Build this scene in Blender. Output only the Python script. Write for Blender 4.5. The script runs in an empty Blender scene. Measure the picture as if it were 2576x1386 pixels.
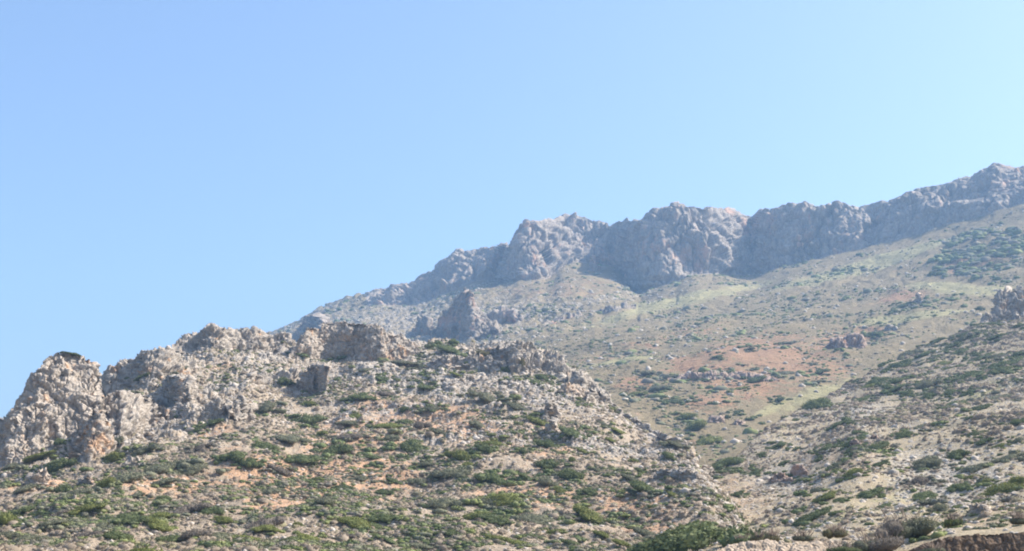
import bpy, math, random
import numpy as np
rng = np.random.default_rng(7)
random.seed(7)
C = bpy.context.scene.collection
# ------------------------------------------------------------------ camera model
W0, H0 = 2576.0, 1386.0            # measuring units of the photograph
HFOV = math.radians(40)
F = (W0/2)/math.tan(HFOV/2)
PITCH = math.atan((1510-H0/2)/F)
CP, SP = math.cos(PITCH), math.sin(PITCH)
CAMZ = 4.0
def ray(x, y):
    dx = (np.asarray(x, float)-W0/2)/F
    dy = (H0/2-np.asarray(y, float))/F
    return np.stack([dx+0*dy, CP-SP*dy+0*dx, SP+CP*dy+0*dx], -1)
def pt(x, y, r):
    d = ray(x, y)
    p = d*(np.asarray(r, float)/d[..., 1])[..., None]
    p[..., 2] += CAMZ
    return p
def proj(p):
    q = p-np.array([0, 0, CAMZ])
    dep = q[..., 1]*CP+q[..., 2]*SP
    up = -q[..., 1]*SP+q[..., 2]*CP
    return W0/2+F*q[..., 0]/dep, H0/2-F*up/dep
# ------------------------------------------------------------------ noise
_g = np.random.default_rng(11)
PERM = np.concatenate([_g.permutation(256)]*3)
GR = _g.normal(size=(256, 3)); GR /= np.linalg.norm(GR, axis=1)[:, None]
JT = _g.random((256, 3))
def _h(i, j, k): return PERM[PERM[PERM[i & 255]+(j & 255)]+(k & 255)]
def perlin(p):
    s = p.shape[:-1]; p = p.reshape(-1, 3)
    i = np.floor(p).astype(np.int64); f = p-i
    w = f*f*f*(f*(f*6-15)+10)
    out = 0
    for a in (0, 1):
        wx = w[:, 0] if a else 1-w[:, 0]
        for b in (0, 1):
            wy = w[:, 1] if b else 1-w[:, 1]
            for c in (0, 1):
                wz = w[:, 2] if c else 1-w[:, 2]
                g = GR[_h(i[:, 0]+a, i[:, 1]+b, i[:, 2]+c)]
                out = out+wx*wy*wz*((f-[a, b, c])*g).sum(1)
    return (out*1.6).reshape(s)
def fbm(p, oct=4, gain=.5):
    o = 0; a = 1
    for k in range(oct):
        o = o+a*perlin(p*(2.03**k)+17.3*k); a *= gain
    return o
def worley(p):
    s = p.shape[:-1]; p = p.reshape(-1, 3)
    i = np.floor(p).astype(np.int64); f = p-i
    f1 = np.full(len(p), 9.); f2 = np.full(len(p), 9.)
    for a in (-1, 0, 1):
        for b in (-1, 0, 1):
            for c in (-1, 0, 1):
                d = ((JT[_h(i[:, 0]+a, i[:, 1]+b, i[:, 2]+c)]+[a, b, c]-f)**2).sum(1)
                n = d < f1
                f2 = np.where(n, f1, np.minimum(f2, d)); f1 = np.where(n, d, f1)
    return np.sqrt(f1).reshape(s), np.sqrt(f2).reshape(s)
RJ = _g.normal(size=(256, 3)); RV = _g.random(256)-.5
def blocky(p, tilt=.8):
    """broken rock: each cell is a tilted flat face set back or forward; also returns closeness to the joint between cells"""
    s = p.shape[:-1]; p = p.reshape(-1, 3)
    i = np.floor(p).astype(np.int64); f = p-i
    f1 = np.full(len(p), 9.); f2 = np.full(len(p), 9.); val = np.zeros(len(p))
    for a in (-1, 0, 1):
        for b in (-1, 0, 1):
            for c in (-1, 0, 1):
                h = _h(i[:, 0]+a, i[:, 1]+b, i[:, 2]+c)
                v = JT[h]+[a, b, c]-f; d = (v**2).sum(1); n = d < f1
                f2 = np.where(n, f1, np.minimum(f2, d)); f1 = np.where(n, d, f1)
                val = np.where(n, RV[h]+tilt*(v*RJ[h]).sum(1)*.6, val)
    return val.reshape(s), (np.sqrt(f2)-np.sqrt(f1)).reshape(s)
def smooth(x, a, b):
    t = np.clip((x-a)/(b-a), 0, 1); return t*t*(3-2*t)
def ip(x, pts):
    pts = np.array(pts, float); return np.interp(x, pts[:, 0], pts[:, 1])
def blobs(x, y, L):
    m = np.zeros(np.shape(x))
    for (cx, cy, rx, ry, deg) in L:
        t = math.radians(deg); u = (x-cx)*math.cos(t)-(y-cy)*math.sin(t); v = (x-cx)*math.sin(t)+(y-cy)*math.cos(t)
        m = np.maximum(m, np.exp(-((u/rx)**2+(v/ry)**2)**1.5))
    return m
# ------------------------------------------------------------------ object helpers
def tag(o, label=None, cat=None, group=None, kind=None):
    if label: o['label'] = label
    if cat: o['category'] = cat
    if group: o['group'] = group
    if kind: o['kind'] = kind
    return o
def mesh_np(name, V, Fc, mat=None, attrs=None, smoothf=False):
    me = bpy.data.meshes.new(name)
    V = np.ascontiguousarray(V, np.float32).reshape(-1, 3); Fc = np.ascontiguousarray(Fc, np.int32)
    n, k = Fc.shape
    me.vertices.add(len(V)); me.vertices.foreach_set('co', V.ravel())
    me.loops.add(n*k); me.loops.foreach_set('vertex_index', Fc.ravel())
    me.polygons.add(n); me.polygons.foreach_set('loop_start', np.arange(0, n*k, k, dtype=np.int32))
    if smoothf: me.polygons.foreach_set('use_smooth', np.ones(n, bool))
    me.update(calc_edges=True)
    if attrs:
        for a, v in attrs.items():
            t = me.attributes.new(a, 'FLOAT', 'POINT'); t.data.foreach_set('value', np.ascontiguousarray(v, np.float32).ravel())
    if mat: me.materials.append(mat)
    return me
def link(name, me, parent=None):
    o = bpy.data.objects.new(name, me); C.objects.link(o)
    if parent: o.parent = parent
    return o
def grid_faces(nv, nu):
    a = np.arange(nv*nu).reshape(nv, nu)
    return np.stack([a[:-1, :-1], a[:-1, 1:], a[1:, 1:], a[1:, :-1]], -1).reshape(-1, 4)
def grid_normals(P):
    n = np.cross(np.gradient(P, axis=1), np.gradient(P, axis=0))
    n = n/(np.linalg.norm(n, axis=-1)[..., None]+1e-9)
    return n
# ------------------------------------------------------------------ materials
class NT:
    def __init__(s, name):
        s.m = bpy.data.materials.new(name); s.m.use_nodes = True
        s.t = s.m.node_tree; s.t.nodes.clear()
        s.out = s.n('ShaderNodeOutputMaterial'); s.b = s.n('ShaderNodeBsdfPrincipled')
        s.t.links.new(s.b.outputs[0], s.out.inputs['Surface'])
        s.b.inputs['Roughness'].default_value = .92
        s.b.inputs['Specular IOR Level'].default_value = .15
        s.geo = s.n('ShaderNodeNewGeometry')
    def n(s, t): return s.t.nodes.new(t)
    def put(s, sock, v):
        if hasattr(v, 'is_output'): s.t.links.new(v, sock)
        else: sock.default_value = v
    def noise(s, scale, det=4, rough=.55, vec=None):
        x = s.n('ShaderNodeTexNoise'); x.inputs['Scale'].default_value = scale
        x.inputs['Detail'].default_value = det; x.inputs['Roughness'].default_value = rough
        s.t.links.new(vec or s.geo.outputs['Position'], x.inputs['Vector']); return x.outputs['Fac']
    def voro(s, scale, vec=None, feat='F1'):
        x = s.n('ShaderNodeTexVoronoi'); x.inputs['Scale'].default_value = scale; x.feature = feat
        s.t.links.new(vec or s.geo.outputs['Position'], x.inputs['Vector']); return x.outputs
    def attr(s, name):
        x = s.n('ShaderNodeAttribute'); x.attribute_name = name; return x.outputs['Fac']
    def math(s, op, a, b=0., c=0.):
        x = s.n('ShaderNodeMath'); x.operation = op
        s.put(x.inputs[0], a); s.put(x.inputs[1], b); s.put(x.inputs[2], c); return x.outputs[0]
    def rng(s, v, a, b, lo=0., hi=1.):
        x = s.n('ShaderNodeMapRange'); x.interpolation_type = 'SMOOTHSTEP'
        s.put(x.inputs['Value'], v); x.inputs['From Min'].default_value = a; x.inputs['From Max'].default_value = b
        x.inputs['To Min'].default_value = lo; x.inputs['To Max'].default_value = hi; return x.outputs['Result']
    def mix(s, f, a, b, mode='MIX'):
        x = s.n('ShaderNodeMix'); x.data_type = 'RGBA'; x.blend_type = mode
        s.put(x.inputs[0], f)
        s.put(x.inputs[6], a if hasattr(a, 'is_output') else (*a, 1)); s.put(x.inputs[7], b if hasattr(b, 'is_output') else (*b, 1))
        return x.outputs[2]
    def stretch(s, v):
        x = s.n('ShaderNodeVectorMath'); x.operation = 'MULTIPLY'
        s.t.links.new(s.geo.outputs['Position'], x.inputs[0]); x.inputs[1].default_value = v; return x.outputs[0]
    def bump(s, h, st=.6, dist=.3, prev=None):
        x = s.n('ShaderNodeBump'); x.inputs['Strength'].default_value = st; x.inputs['Distance'].default_value = dist
        s.put(x.inputs['Height'], h)
        if prev: s.t.links.new(prev, x.inputs['Normal'])
        return x.outputs[0]
    def done(s, col, nrm=None):
        s.put(s.b.inputs['Base Color'], col)
        if nrm: s.t.links.new(nrm, s.b.inputs['Normal'])
        return s.m
def comb(m, n, amp): return m.math('MULTIPLY_ADD', m.math('SUBTRACT', n, .5), amp, 0.)
def ground_mat(name, k, soil, soil2, orange, stone, grass, veg):
    """k = size in metres of the finest speckle"""
    m = NT(name)
    nL, nM, nS = m.noise(.18/k, 3), m.noise(.8/k, 4, .6), m.noise(3.2/k, 3, .65)
    nM2 = m.noise(.5/k, 5, .65, m.stretch((1.13, .97, 1.3)))
    c = m.mix(m.rng(nM, .35, .65), soil, soil2)
    def layer(c, a, col, amL, amS, lo, hi, n1=nL, n2=nM2):
        v = m.math('ADD', m.math('ADD', m.attr(a), comb(m, n1, amL)), comb(m, n2, amS))
        return m.mix(m.rng(v, lo, hi), c, col)
    c = layer(c, 'm_orange', m.mix(m.rng(nS, .3, .7), orange, tuple(.5*x+.5*y for x, y in zip(orange, soil2))), 1.2, 2.4, .35, .75)
    c = layer(c, 'm_grass', m.mix(m.rng(nM, .3, .7), grass, tuple(x*.8 for x in grass)), .8, 1.2, .35, .8)
    # loose stones and gravel
    vo = m.voro(1.6/k)
    stn = m.mix(m.rng(vo['Color'], 0, 1), tuple(x*.7 for x in stone), tuple(min(.8, x*1.15) for x in stone))
    sv = m.math('ADD', m.math('ADD', m.attr('m_rock'), comb(m, nM2, 2.6)), comb(m, nS, 1.6))
    c = m.mix(m.rng(sv, .45, .7), c, stn)
    vv = m.math('ADD', m.math('ADD', m.attr('m_veg'), comb(m, nM, 2.6)), comb(m, nS, 1.4))
    c = m.mix(m.rng(vv, .62, .78), c, m.mix(m.rng(nL, .4, .6), veg, tuple(x*1.35 for x in veg)))
    b = m.bump(nM, .8, .5*k); b = m.bump(nS, .9, .25*k, b); b = m.bump(m.rng(vv, .5, .9), .8, .5*k, b)
    return m.done(c, b)
G_near = ground_mat('near_hill_ground', .55, (.325, .25, .175), (.41, .335, .245), (.46, .265, .15), (.42, .375, .32), (.29, .27, .115), (.14, .14, .07))
G_spur = ground_mat('spur_ground', .55, (.325, .26, .165), (.39, .32, .215), (.43, .285, .175), (.41, .36, .285), (.34, .31, .14), (.13, .14, .07))
G_far = ground_mat('mountain_ground', 2.2, (.21, .163, .09), (.255, .203, .115), (.33, .185, .105), (.36, .31, .25), (.335, .295, .15), (.095, .095, .055))
def rock_mat(name, k, base, light, warm, wamt, vz=1., vegamt=0.):
    m = NT(name)
    P = m.stretch((1, 1, vz))
    nL, nM, nS = m.noise(.12/k, 4, .6, P), m.noise(.6/k, 5, .65, P), m.noise(2.5/k, 4, .7, P)
    vo = m.voro(.55/k, P)
    c = m.mix(m.rng(nM, .35, .65), base, light)
    c = m.mix(m.rng(vo['Color'], .1, .9, 0, .35), c, tuple(x*.62 for x in base))
    w = m.math('ADD', m.math('ADD', m.attr('m_orange'), comb(m, nL, 1.8)), comb(m, nM, 1.6))
    c = m.mix(m.rng(w, 1-wamt, 1.35-wamt), c, warm)
    c = m.mix(m.rng(nS, .5, .72, 0, .8), c, tuple(min(.8, x*1.3) for x in light))
    c = m.mix(m.rng(nS, .48, .3, 0, .75), c, tuple(x*.5 for x in warm))
    if vegamt:
        v = m.math('ADD', comb(m, m.noise(.35/k, 4, .6), 2.), comb(m, nS, .8))
        c = m.mix(m.rng(v, .62-vegamt, .75-vegamt), c, (.08, .095, .05))
    b = m.bump(nM, .9, .5*k); b = m.bump(nS, .9, .2*k, b); b = m.bump(vo['Distance'], .6, .4*k, b)
    return m.done(c, b)
R_near = rock_mat('limestone', .9, (.31, .27, .225), (.45, .40, .34), (.47, .30, .185), .60)
R_butte = rock_mat('butte_limestone', 1., (.32, .275, .225), (.46, .40, .335), (.49, .32, .20), .66)
R_warm = rock_mat('stained_limestone', .9, (.39, .32, .255), (.51, .43, .35), (.54, .37, .24), .72)
R_red = rock_mat('reddish_rock', .8, (.31, .225, .175), (.41, .32, .26), (.44, .25, .16), .7)
R_far = rock_mat('cliff_limestone', 4., (.245, .21, .175), (.35, .305, .255), (.44, .275, .19), .84, .45, .14)
def earth_mat(name, a, b_, st):
    m = NT(name); nM, nS = m.noise(1.2, 5, .6), m.noise(7, 4, .7)
    v = m.voro(5.)
    c = m.mix(m.rng(nM, .35, .65), a, b_); c = m.mix(m.rng(nS, .58, .72), c, st)
    b = m.bump(nM, .9, .3); b = m.bump(nS, 1, .1, b); b = m.bump(v['Distance'], .7, .12, b)
    return m.done(c, b)
E_brown = earth_mat('brown_conglomerate', (.115, .078, .052), (.18, .125, .085), (.33, .275, .225))
E_pale = earth_mat('pale_marl', (.36, .28, .20), (.47, .38, .29), (.5, .44, .36))
def leaf_mat(name, a, b_, c_, attr=True):
    m = NT(name)
    if attr: r = m.attr('rnd')
    else: r = m.noise(2.)
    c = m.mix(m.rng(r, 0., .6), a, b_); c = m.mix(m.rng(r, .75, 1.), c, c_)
    oi = m.n('ShaderNodeObjectInfo')
    c = m.mix(m.rng(oi.outputs['Random'], 0, 1, 0, .35), c, tuple(x*1.5 for x in b_))
    m.b.inputs['Roughness'].default_value = .75
    # thin leaves let some light through
    tr = m.n('ShaderNodeBsdfTranslucent'); m.put(tr.inputs['Color'], c)
    ms = m.n('ShaderNodeMixShader'); ms.inputs[0].default_value = .25
    m.t.links.new(m.b.outputs[0], ms.inputs[1]); m.t.links.new(tr.outputs[0], ms.inputs[2]); m.t.links.new(ms.outputs[0], m.out.inputs['Surface'])
    return m.done(c)
L = {'g': leaf_mat('dark_leaves', (.085, .105, .045), (.135, .16, .07), (.20, .21, .10)),
     'y': leaf_mat('yellow_green_leaves', (.12, .135, .04), (.19, .205, .065), (.27, .26, .09)),
     'k': leaf_mat('grey_green_leaves', (.12, .125, .075), (.185, .185, .12), (.25, .24, .17)),
     'b': leaf_mat('dry_twigs', (.14, .115, .09), (.21, .18, .145), (.29, .25, .21)),
     'o': leaf_mat('olive_leaves', (.11, .10, .05), (.17, .155, .08), (.25, .22, .13))}
M_small = leaf_mat('small_cushion_leaves', (.21, .165, .115), (.29, .235, .175), (.22, .215, .09))
M_stone = (lambda m: m.done(m.mix(m.attr('rnd'), (.34, .295, .245), (.52, .46, .39)), m.bump(m.noise(4.), .6, .1)))(NT('loose_stone'))
m = NT('scrub_leaves'); rr_ = m.attr('rnd')
c_ = m.mix(m.rng(rr_, .25, .45), (.12, .15, .055), (.19, .21, .07)); c_ = m.mix(m.rng(rr_, .5, .62), c_, (.165, .165, .11)); c_ = m.mix(m.rng(rr_, .7, .85), c_, (.22, .19, .15))
c_ = m.mix(m.rng(m.noise(2.2), .4, .65, 0, .6), c_, (.20, .20, .12))
M_scrub = m.done(c_)
M_twig = (lambda m: m.done(m.mix(m.noise(9.), (.15, .11, .085), (.27, .22, .18))))(NT('bare_wood'))
# ------------------------------------------------------------------ terrain sheets
class Sheet:
    """keys: list of (y(x), r(x)) from near to far -> lofted hillside in world space"""
    def __init__(s, x0, x1, dx, keys, rows):
        s.xs = np.arange(x0, x1+.1, dx); X = s.xs
        K = [pt(X, np.broadcast_to(y(X), X.shape), np.broadcast_to(r(X), X.shape)) if not z else
             np.stack([pt(X, 1000+0*X, np.broadcast_to(r(X), X.shape))[:, 0], np.broadcast_to(r(X), X.shape), np.broadcast_to(y(X), X.shape)], -1)
             for (y, r, z) in keys]
        P = []
        for i in range(len(K)-1):
            t = np.linspace(0, 1, rows[i], endpoint=(i == len(K)-2))
            P.append(K[i][None]*(1-t)[:, None, None]+K[i+1][None]*t[:, None, None])
        s.P = np.concatenate(P, 0)
    def soften(s, n, keep=None):
        for _ in range(n):
            Q = s.P.copy()
            Q[1:-1] = .5*s.P[1:-1]+.25*(s.P[:-2]+s.P[2:])
            Q[:, 1:-1] = .5*Q[:, 1:-1]+.25*(Q[:, :-2]+Q[:, 2:])
            if keep is None: s.P = Q
            else: s.P = s.P*keep[..., None]+Q*(1-keep[..., None])
    def finish(s, name, mat, masks):
        s.X, s.Y = proj(s.P)
        s.masks = masks(s.X, s.Y, s.P)
        s.disp(s.masks)
        s.X, s.Y = proj(s.P)
        s.N = grid_normals(s.P)
        nv, nu = s.P.shape[:2]
        mats = mat if isinstance(mat, list) else [mat]
        me = mesh_np(name, s.P, grid_faces(nv, nu), mats[0], {k: v for k, v in s.masks.items() if k.startswith('m_')}, True)
        if len(mats) > 1:
            me.materials.append(mats[1])
            f = s.masks['mat2']; q = (f[:-1, :-1] > .5).astype(np.int32).ravel()
            me.polygons.foreach_set('material_index', q)
        o = link(name, me); tag(o, kind='structure'); s.o = o
        return s
    def at(s, x, y):
        """nearest-to-camera surface point seen at (x, y)"""
        j = int(np.clip(round((x-s.xs[0])/(s.xs[1]-s.xs[0])), 1, len(s.xs)-2))
        col = s.Y[:, j]; k = np.argmax(col <= y)
        if k == 0: k = int(np.argmin(np.abs(col-y)))
        return s.P[k, j].copy(), (k, j)
    def samples(s, n, dens, r=rng):
        """random points by world area times density(grid)"""
        a = np.linalg.norm(np.cross(s.P[1:, :-1]-s.P[:-1, :-1], s.P[:-1, 1:]-s.P[:-1, :-1]), axis=-1)
        vis = s.vis[:-1, :-1]
        w = np.clip(a*dens[:-1, :-1]*vis, 0, None).ravel(); w /= w.sum()
        idx = r.choice(len(w), n, p=w); nu = s.P.shape[1]-1
        i, j = idx//nu, idx % nu
        u, v = r.random(n)[:, None], r.random(n)[:, None]
        P = s.P
        q = (P[i, j]*(1-u)+P[i, j+1]*u)*(1-v)+(P[i+1, j]*(1-u)+P[i+1, j+1]*u)*v
        return q, s.N[i, j], i, j
    def calc_vis(s, margin=30):
        m = np.minimum.accumulate(s.Y, axis=0)
        s.vis = ((s.Y <= m+margin*.3) & (s.X > -200) & (s.X < W0+220) & (s.Y < H0+60)).astype(float)
def cst(v): return lambda x: v+0*x
# ---- near hill (left)
ridgeA = [(-900, 1340), (-400, 1240), (-60, 1150), (0, 1110), (100, 1040), (200, 985), (250, 958), (300, 930), (340, 905), (400, 888), (440, 872), (500, 862), (560, 856),
          (640, 852), (740, 862), (800, 858), (900, 850), (1000, 858), (1060, 862), (1090, 858), (1140, 857), (1200, 864), (1280, 872), (1330, 885), (1400, 910), (1440, 932), (1500, 965),
          (1545, 1015), (1600, 1062), (1700, 1112), (1750, 1150), (1785, 1190), (1805, 1240), (1850, 1310), (1900, 1360), (2000, 1410), (2200, 1460)]
rA = [(-900, 270), (0, 268), (250, 310), (500, 345), (800, 365), (1100, 365), (1300, 345), (1500, 310), (1600, 275), (1700, 240), (1790, 195), (1850, 160), (1950, 120), (2200, 90)]
botA = [(-900, 112), (900, 118), (1500, 112), (1800, 100), (2200, 72)]
yA = lambda x: ip(x, ridgeA); rrA = lambda x: ip(x, rA); bA = lambda x: ip(x, botA)
def fr(s, g): return (lambda x: 1386+(np.minimum(yA(x), 1380)-1386)*s, lambda x: bA(x)+(rrA(x)-bA(x))*g, 0)
A = Sheet(-900, 2200, 3.2, [(cst(1.6), cst(4.), 1), (cst(1386), lambda x: bA(x), 0), fr(.28, .21), fr(.55, .46), fr(.78, .72), (yA, rrA, 0),
     (lambda x: pt(x, yA(x), rrA(x))[..., 2]-9, lambda x: rrA(x)+22, 1), (lambda x: pt(x, yA(x), rrA(x))[..., 2]*.25-14, lambda x: rrA(x)+130, 1)], [14, 60, 75, 75, 70, 16, 14])
A.soften(8)
def masksA(x, y, p):
    n = fbm(p/22., 3)
    h = (1386-y)/(1386-np.minimum(yA(x), 1380))          # 0 foot .. 1 ridge
    rock = smooth(h+.28*n, .50, .80)
    rock = np.maximum(rock, blobs(x, y, [(420, 1040, 230, 80, 10), (120, 1060, 200, 120, 0), (1500, 1010, 120, 45, -38), (1400, 960, 120, 80, -20), (1100, 960, 300, 60, 0)]))
    rock *= 1-.5*blobs(x, y, [(700, 1010, 80, 50, 0), (560, 925, 60, 18, 0)])
    rock *= (smooth(-y, -1390, -1180)*.6+.4)*(.8+.5*n)
    org = .78*blobs(x, y, [(880, 1150, 160, 130, 0), (780, 1210, 250, 60, 0), (1100, 1060, 200, 45, -10), (1600, 1275, 110, 30, -8), (560, 925, 60, 18, 0), (1330, 1240, 200, 40, 0), (300, 1220, 300, 40, 0), (540, 1090, 60, 20, 0), (950, 1020, 80, 25, 0), (720, 1250, 120, 40, 0), (1380, 1110, 100, 60, 0)])+.12+.25*n
    veg = .05+.22*smooth(h, .45, .15)+.3*n*(h < .6)-.1*rock
    grass = .5*blobs(x, y, [(1750, 1370, 150, 40, 0), (1650, 1240, 80, 14, -10), (1200, 1400, 400, 30, 0)])-.05
    return dict(m_rock=np.clip(rock*.6, 0, 1)+.14, m_orange=org, m_veg=veg, m_grass=grass, rockf=np.clip(rock, 0, 1))
def dispA(s, m):
    P = s.P; r = m['rockf']; near = smooth(P[..., 1], 30, 110)
    N = grid_normals(P)
    d = 1.6*fbm(P/26., 4)+.45*fbm(P/6., 3)
    q = P/np.array([3.4, 3.4, 3.0])+.35*fbm(P/4., 2)[..., None]
    f1, f2 = worley(q); d1 = (.62-f1)*1.9
    g1, g2 = worley(P/1.35+5); d2 = (.6-g1)*.75-.5*np.exp(-((g2-g1)/.10)**2); d1 = d1-.9*np.exp(-((f2-f1)/.07)**2)
    t = fbm(P/14.+9, 3)
    led = np.clip(t*3, -1, 1)*1.0                       # broken ledges
    wv = np.stack([fbm(P/2.5, 2), fbm(P/2.5+40, 2), fbm(P/2.5+80, 2)], -1)
    c0, q0 = blocky(P/3.6+.3*wv); c1, q1 = blocky(P/1.3+.3*wv); k1, _k = worley(P/.5+9); d1 = c0*1.25-.55*np.exp(-(q0/.09)**2); d2 = c1*.65-.3*np.exp(-(q1/.12)**2)
    r = r*(1-.45*smooth(s.X, 1050, 1500))*(1-.35*blobs(s.X, s.Y, [(950, 980, 350, 70, 0)]))
    d = d+r*(d1*smooth(t, -.5, .4)*.65+d2*1.15+led+.45*(.6-k1))+(1-r)*(.25*(.6-g1)+.12*(.6-k1))
    s.P = P+(N*.35+np.array([0, -.25, .75]))*(d*near)[..., None]
A.disp = lambda m: dispA(A, m)
A.finish('near_hill', G_near, masksA); A.calc_vis()
# ---- right spur
ridgeS = [(1300, 1500), (1500, 1400), (1700, 1270), (1800, 1190), (1900, 1105), (1960, 1060), (2130, 968), (2300, 878), (2450, 822), (2576, 786), (2900, 690), (3500, 560)]
rS = [(1300, 160), (1700, 215), (1800, 240), (1960, 320), (2130, 400), (2300, 460), (2576, 500), (3500, 560)]
crS = [(1300, 1430), (1700, 1385), (1800, 1352), (1850, 1322), (1950, 1262), (2050, 1190), (2150, 1118), (2300, 1082), (2450, 1052), (2576, 1022), (3500, 880)]
rcS = [(1300, 90), (1800, 128), (2000, 165), (2300, 205), (2576, 215), (3500, 230)]
b1S = [(1300, 72), (1800, 84), (2100, 78), (2300, 72), (2576, 66), (3500, 62)]
y1S = [(1300, 1500), (1800, 1392), (2150, 1372), (2350, 1345), (2576, 1325), (3500, 1290)]
yS = lambda x: ip(x, ridgeS); rrS = lambda x: ip(x, rS); ycS = lambda x: ip(x, crS); rcc = lambda x: ip(x, rcS)
S = Sheet(1300, 3500, 3.2, [(cst(1.5), cst(4.), 1), (lambda x: ip(x, y1S)+130, lambda x: ip(x, b1S)*.80, 0), (lambda x: ip(x, y1S), lambda x: ip(x, b1S), 0),
     (lambda x: .5*(ip(x, y1S)+ycS(x))+20, lambda x: .55*ip(x, b1S)+.45*rcc(x), 0), (ycS, rcc, 0),
     (lambda x: pt(x, ycS(x), rcc(x))[..., 2]+.2, lambda x: rcc(x)+14, 1),
     (lambda x: .5*(ycS(x)+yS(x)), lambda x: rcc(x)+(rrS(x)-rcc(x))*.5, 0), (yS, rrS, 0),
     (lambda x: pt(x, yS(x), rrS(x))[..., 2]-4, lambda x: rrS(x)+25, 1), (lambda x: pt(x, yS(x), rrS(x))[..., 2]*.6-20, lambda x: rrS(x)+160, 1)], [12, 30, 60, 60, 10, 70, 70, 10, 10])
S.soften(22)
def masksS(x, y, p):
    n = fbm(p/30., 3)
    up = smooth(y, 1100, 900)
    rock = .34+.25*n+.6*blobs(x, y, [(2160, 1038, 80, 26, 10), (1990, 1190, 90, 30, 0), (2450, 1310, 130, 25, 0), (2380, 1180, 160, 60, -10)])-.15*up-.5*blobs(x, y, [(2450, 1310, 160, 30, 0)])
    org = .15+.2*n+.45*blobs(x, y, [(1880, 1230, 130, 60, 20), (1900, 1200, 140, 50, 0), (2480, 1310, 110, 22, 0), (2100, 1150, 150, 40, 0)])
    veg = .03+.28*up*blobs(x, y, [(2480, 900, 280, 130, 15)])+.2*n
    grass = .06+.5*blobs(x, y, [(2080, 1300, 260, 28, 8), (1860, 1345, 150, 30, 0), (2350, 1280, 160, 20, 0), (2300, 1190, 260, 60, 20), (2480, 980, 130, 20, 20)])+.15*n
    return dict(m_rock=rock, m_orange=org, m_veg=veg, m_grass=grass, rockf=rock)
def dispS(s, m):
    P = s.P; near = smooth(P[..., 1], 25, 120)
    g1, g2 = worley(P/1.6+5)
    w = P/np.array([30., 60., 30.])
    d = 1.5*fbm(w, 4)+.35*fbm(P/5., 3)+.3*(.6-g1)*(.4+m['rockf'])
    s.P = P+np.array([0, -.1, 1.])*(d*near)[..., None]
S.disp = lambda m: dispS(S, m)
S.finish('right_spur', G_spur, masksS); S.calc_vis()
# ---- mountain : long slope, cliffs and skyline
sky = [(-900, 1250), (300, 985), (500, 905), (640, 856), (690, 836), (750, 810), (800, 775), (860, 750), (930, 738), (1000, 720), (1040, 708), (1090, 675), (1120, 655), (1160, 632), (1210, 621), (1262, 614), (1284, 617),
       (1291, 588), (1310, 565), (1350, 553), (1400, 548), (1440, 541), (1456, 541), (1480, 548), (1520, 558), (1535, 562), (1550, 556), (1575, 553), (1600, 556), (1614, 562), (1626, 541), (1645, 529), (1690, 519), (1735, 517), (1760, 513), (1785, 514), (1800, 524),
       (1840, 531), (1858, 545), (1888, 551), (1900, 540), (1922, 528), (1945, 523), (1960, 522), (1985, 515), (2010, 514), (2035, 520), (2052, 525), (2110, 516), (2140, 521), (2220, 507), (2250, 498), (2310, 478), (2330, 470), (2400, 452), (2450, 440), (2475, 425), (2500, 409), (2540, 412), (2576, 417), (2800, 400), (3600, 330)]
cb = [(-900, 1260), (300, 995), (640, 862), (800, 800), (900, 778), (960, 768), (1020, 768), (1080, 757), (1130, 735), (1190, 706), (1240, 706), (1290, 711), (1385, 702), (1410, 672), (1450, 660), (1500, 662), (1540, 668), (1575, 700), (1600, 738),
      (1650, 727), (1700, 711), (1740, 690), (1800, 688), (1880, 692), (1930, 686), (1990, 668), (2060, 651), (2110, 638), (2200, 618), (2300, 593), (2400, 565), (2500, 534), (2576, 510), (3600, 390)]
rCB = [(-900, 1500), (500, 1450), (1100, 1400), (1190, 1385), (1260, 1395), (1278, 1350), (1305, 1292), (1360, 1288), (1425, 1350), (1480, 1385), (1545, 1390), (1575, 1355), (1615, 1262), (1655, 1240), (1760, 1240), (1810, 1254), (1870, 1295), (1900, 1305), (1940, 1262), (2000, 1240), (2200, 1200), (2576, 1120), (3600, 1000)]
lean = [(-900, 120), (900, 110), (1040, 70), (1200, 60), (1290, 40), (1380, 90), (1440, 110), (1500, 60), (1600, 30), (1620, 60), (1780, 50), (1880, 110), (1930, 60), (2300, 60), (2576, 90), (3600, 100)]
ySk = lambda x: ip(x, sky); yCB = lambda x: ip(x, cb); rCBf = lambda x: ip(x, rCB)
def smr(f, w=40):
    return lambda x: (f(x-w)+2*f(x-w/2)+2*f(x)+2*f(x+w/2)+f(x+w))/8
y900 = lambda x: np.maximum(ip(x, [(-900, 1320), (600, 990), (1300, 930), (1700, 905), (2200, 860), (2576, 790), (3600, 640)]), yCB(x)+12)
r900 = lambda x: ip(x, [(-900, 760), (1300, 700), (1800, 640), (2300, 680), (2576, 730), (3600, 740)])
yF = lambda x: ip(x, [(-900, 1420), (1300, 1130), (1700, 1130), (2000, 1060), (2200, 985), (2576, 900), (3600, 760)])
rF = lambda x: ip(x, [(-900, 480), (1500, 400), (1900, 460), (2300, 560), (2576, 600), (3600, 620)])
topz = lambda x: pt(x, ySk(x), smr(rCBf)(x)+ip(x, lean))[..., 2]
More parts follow.
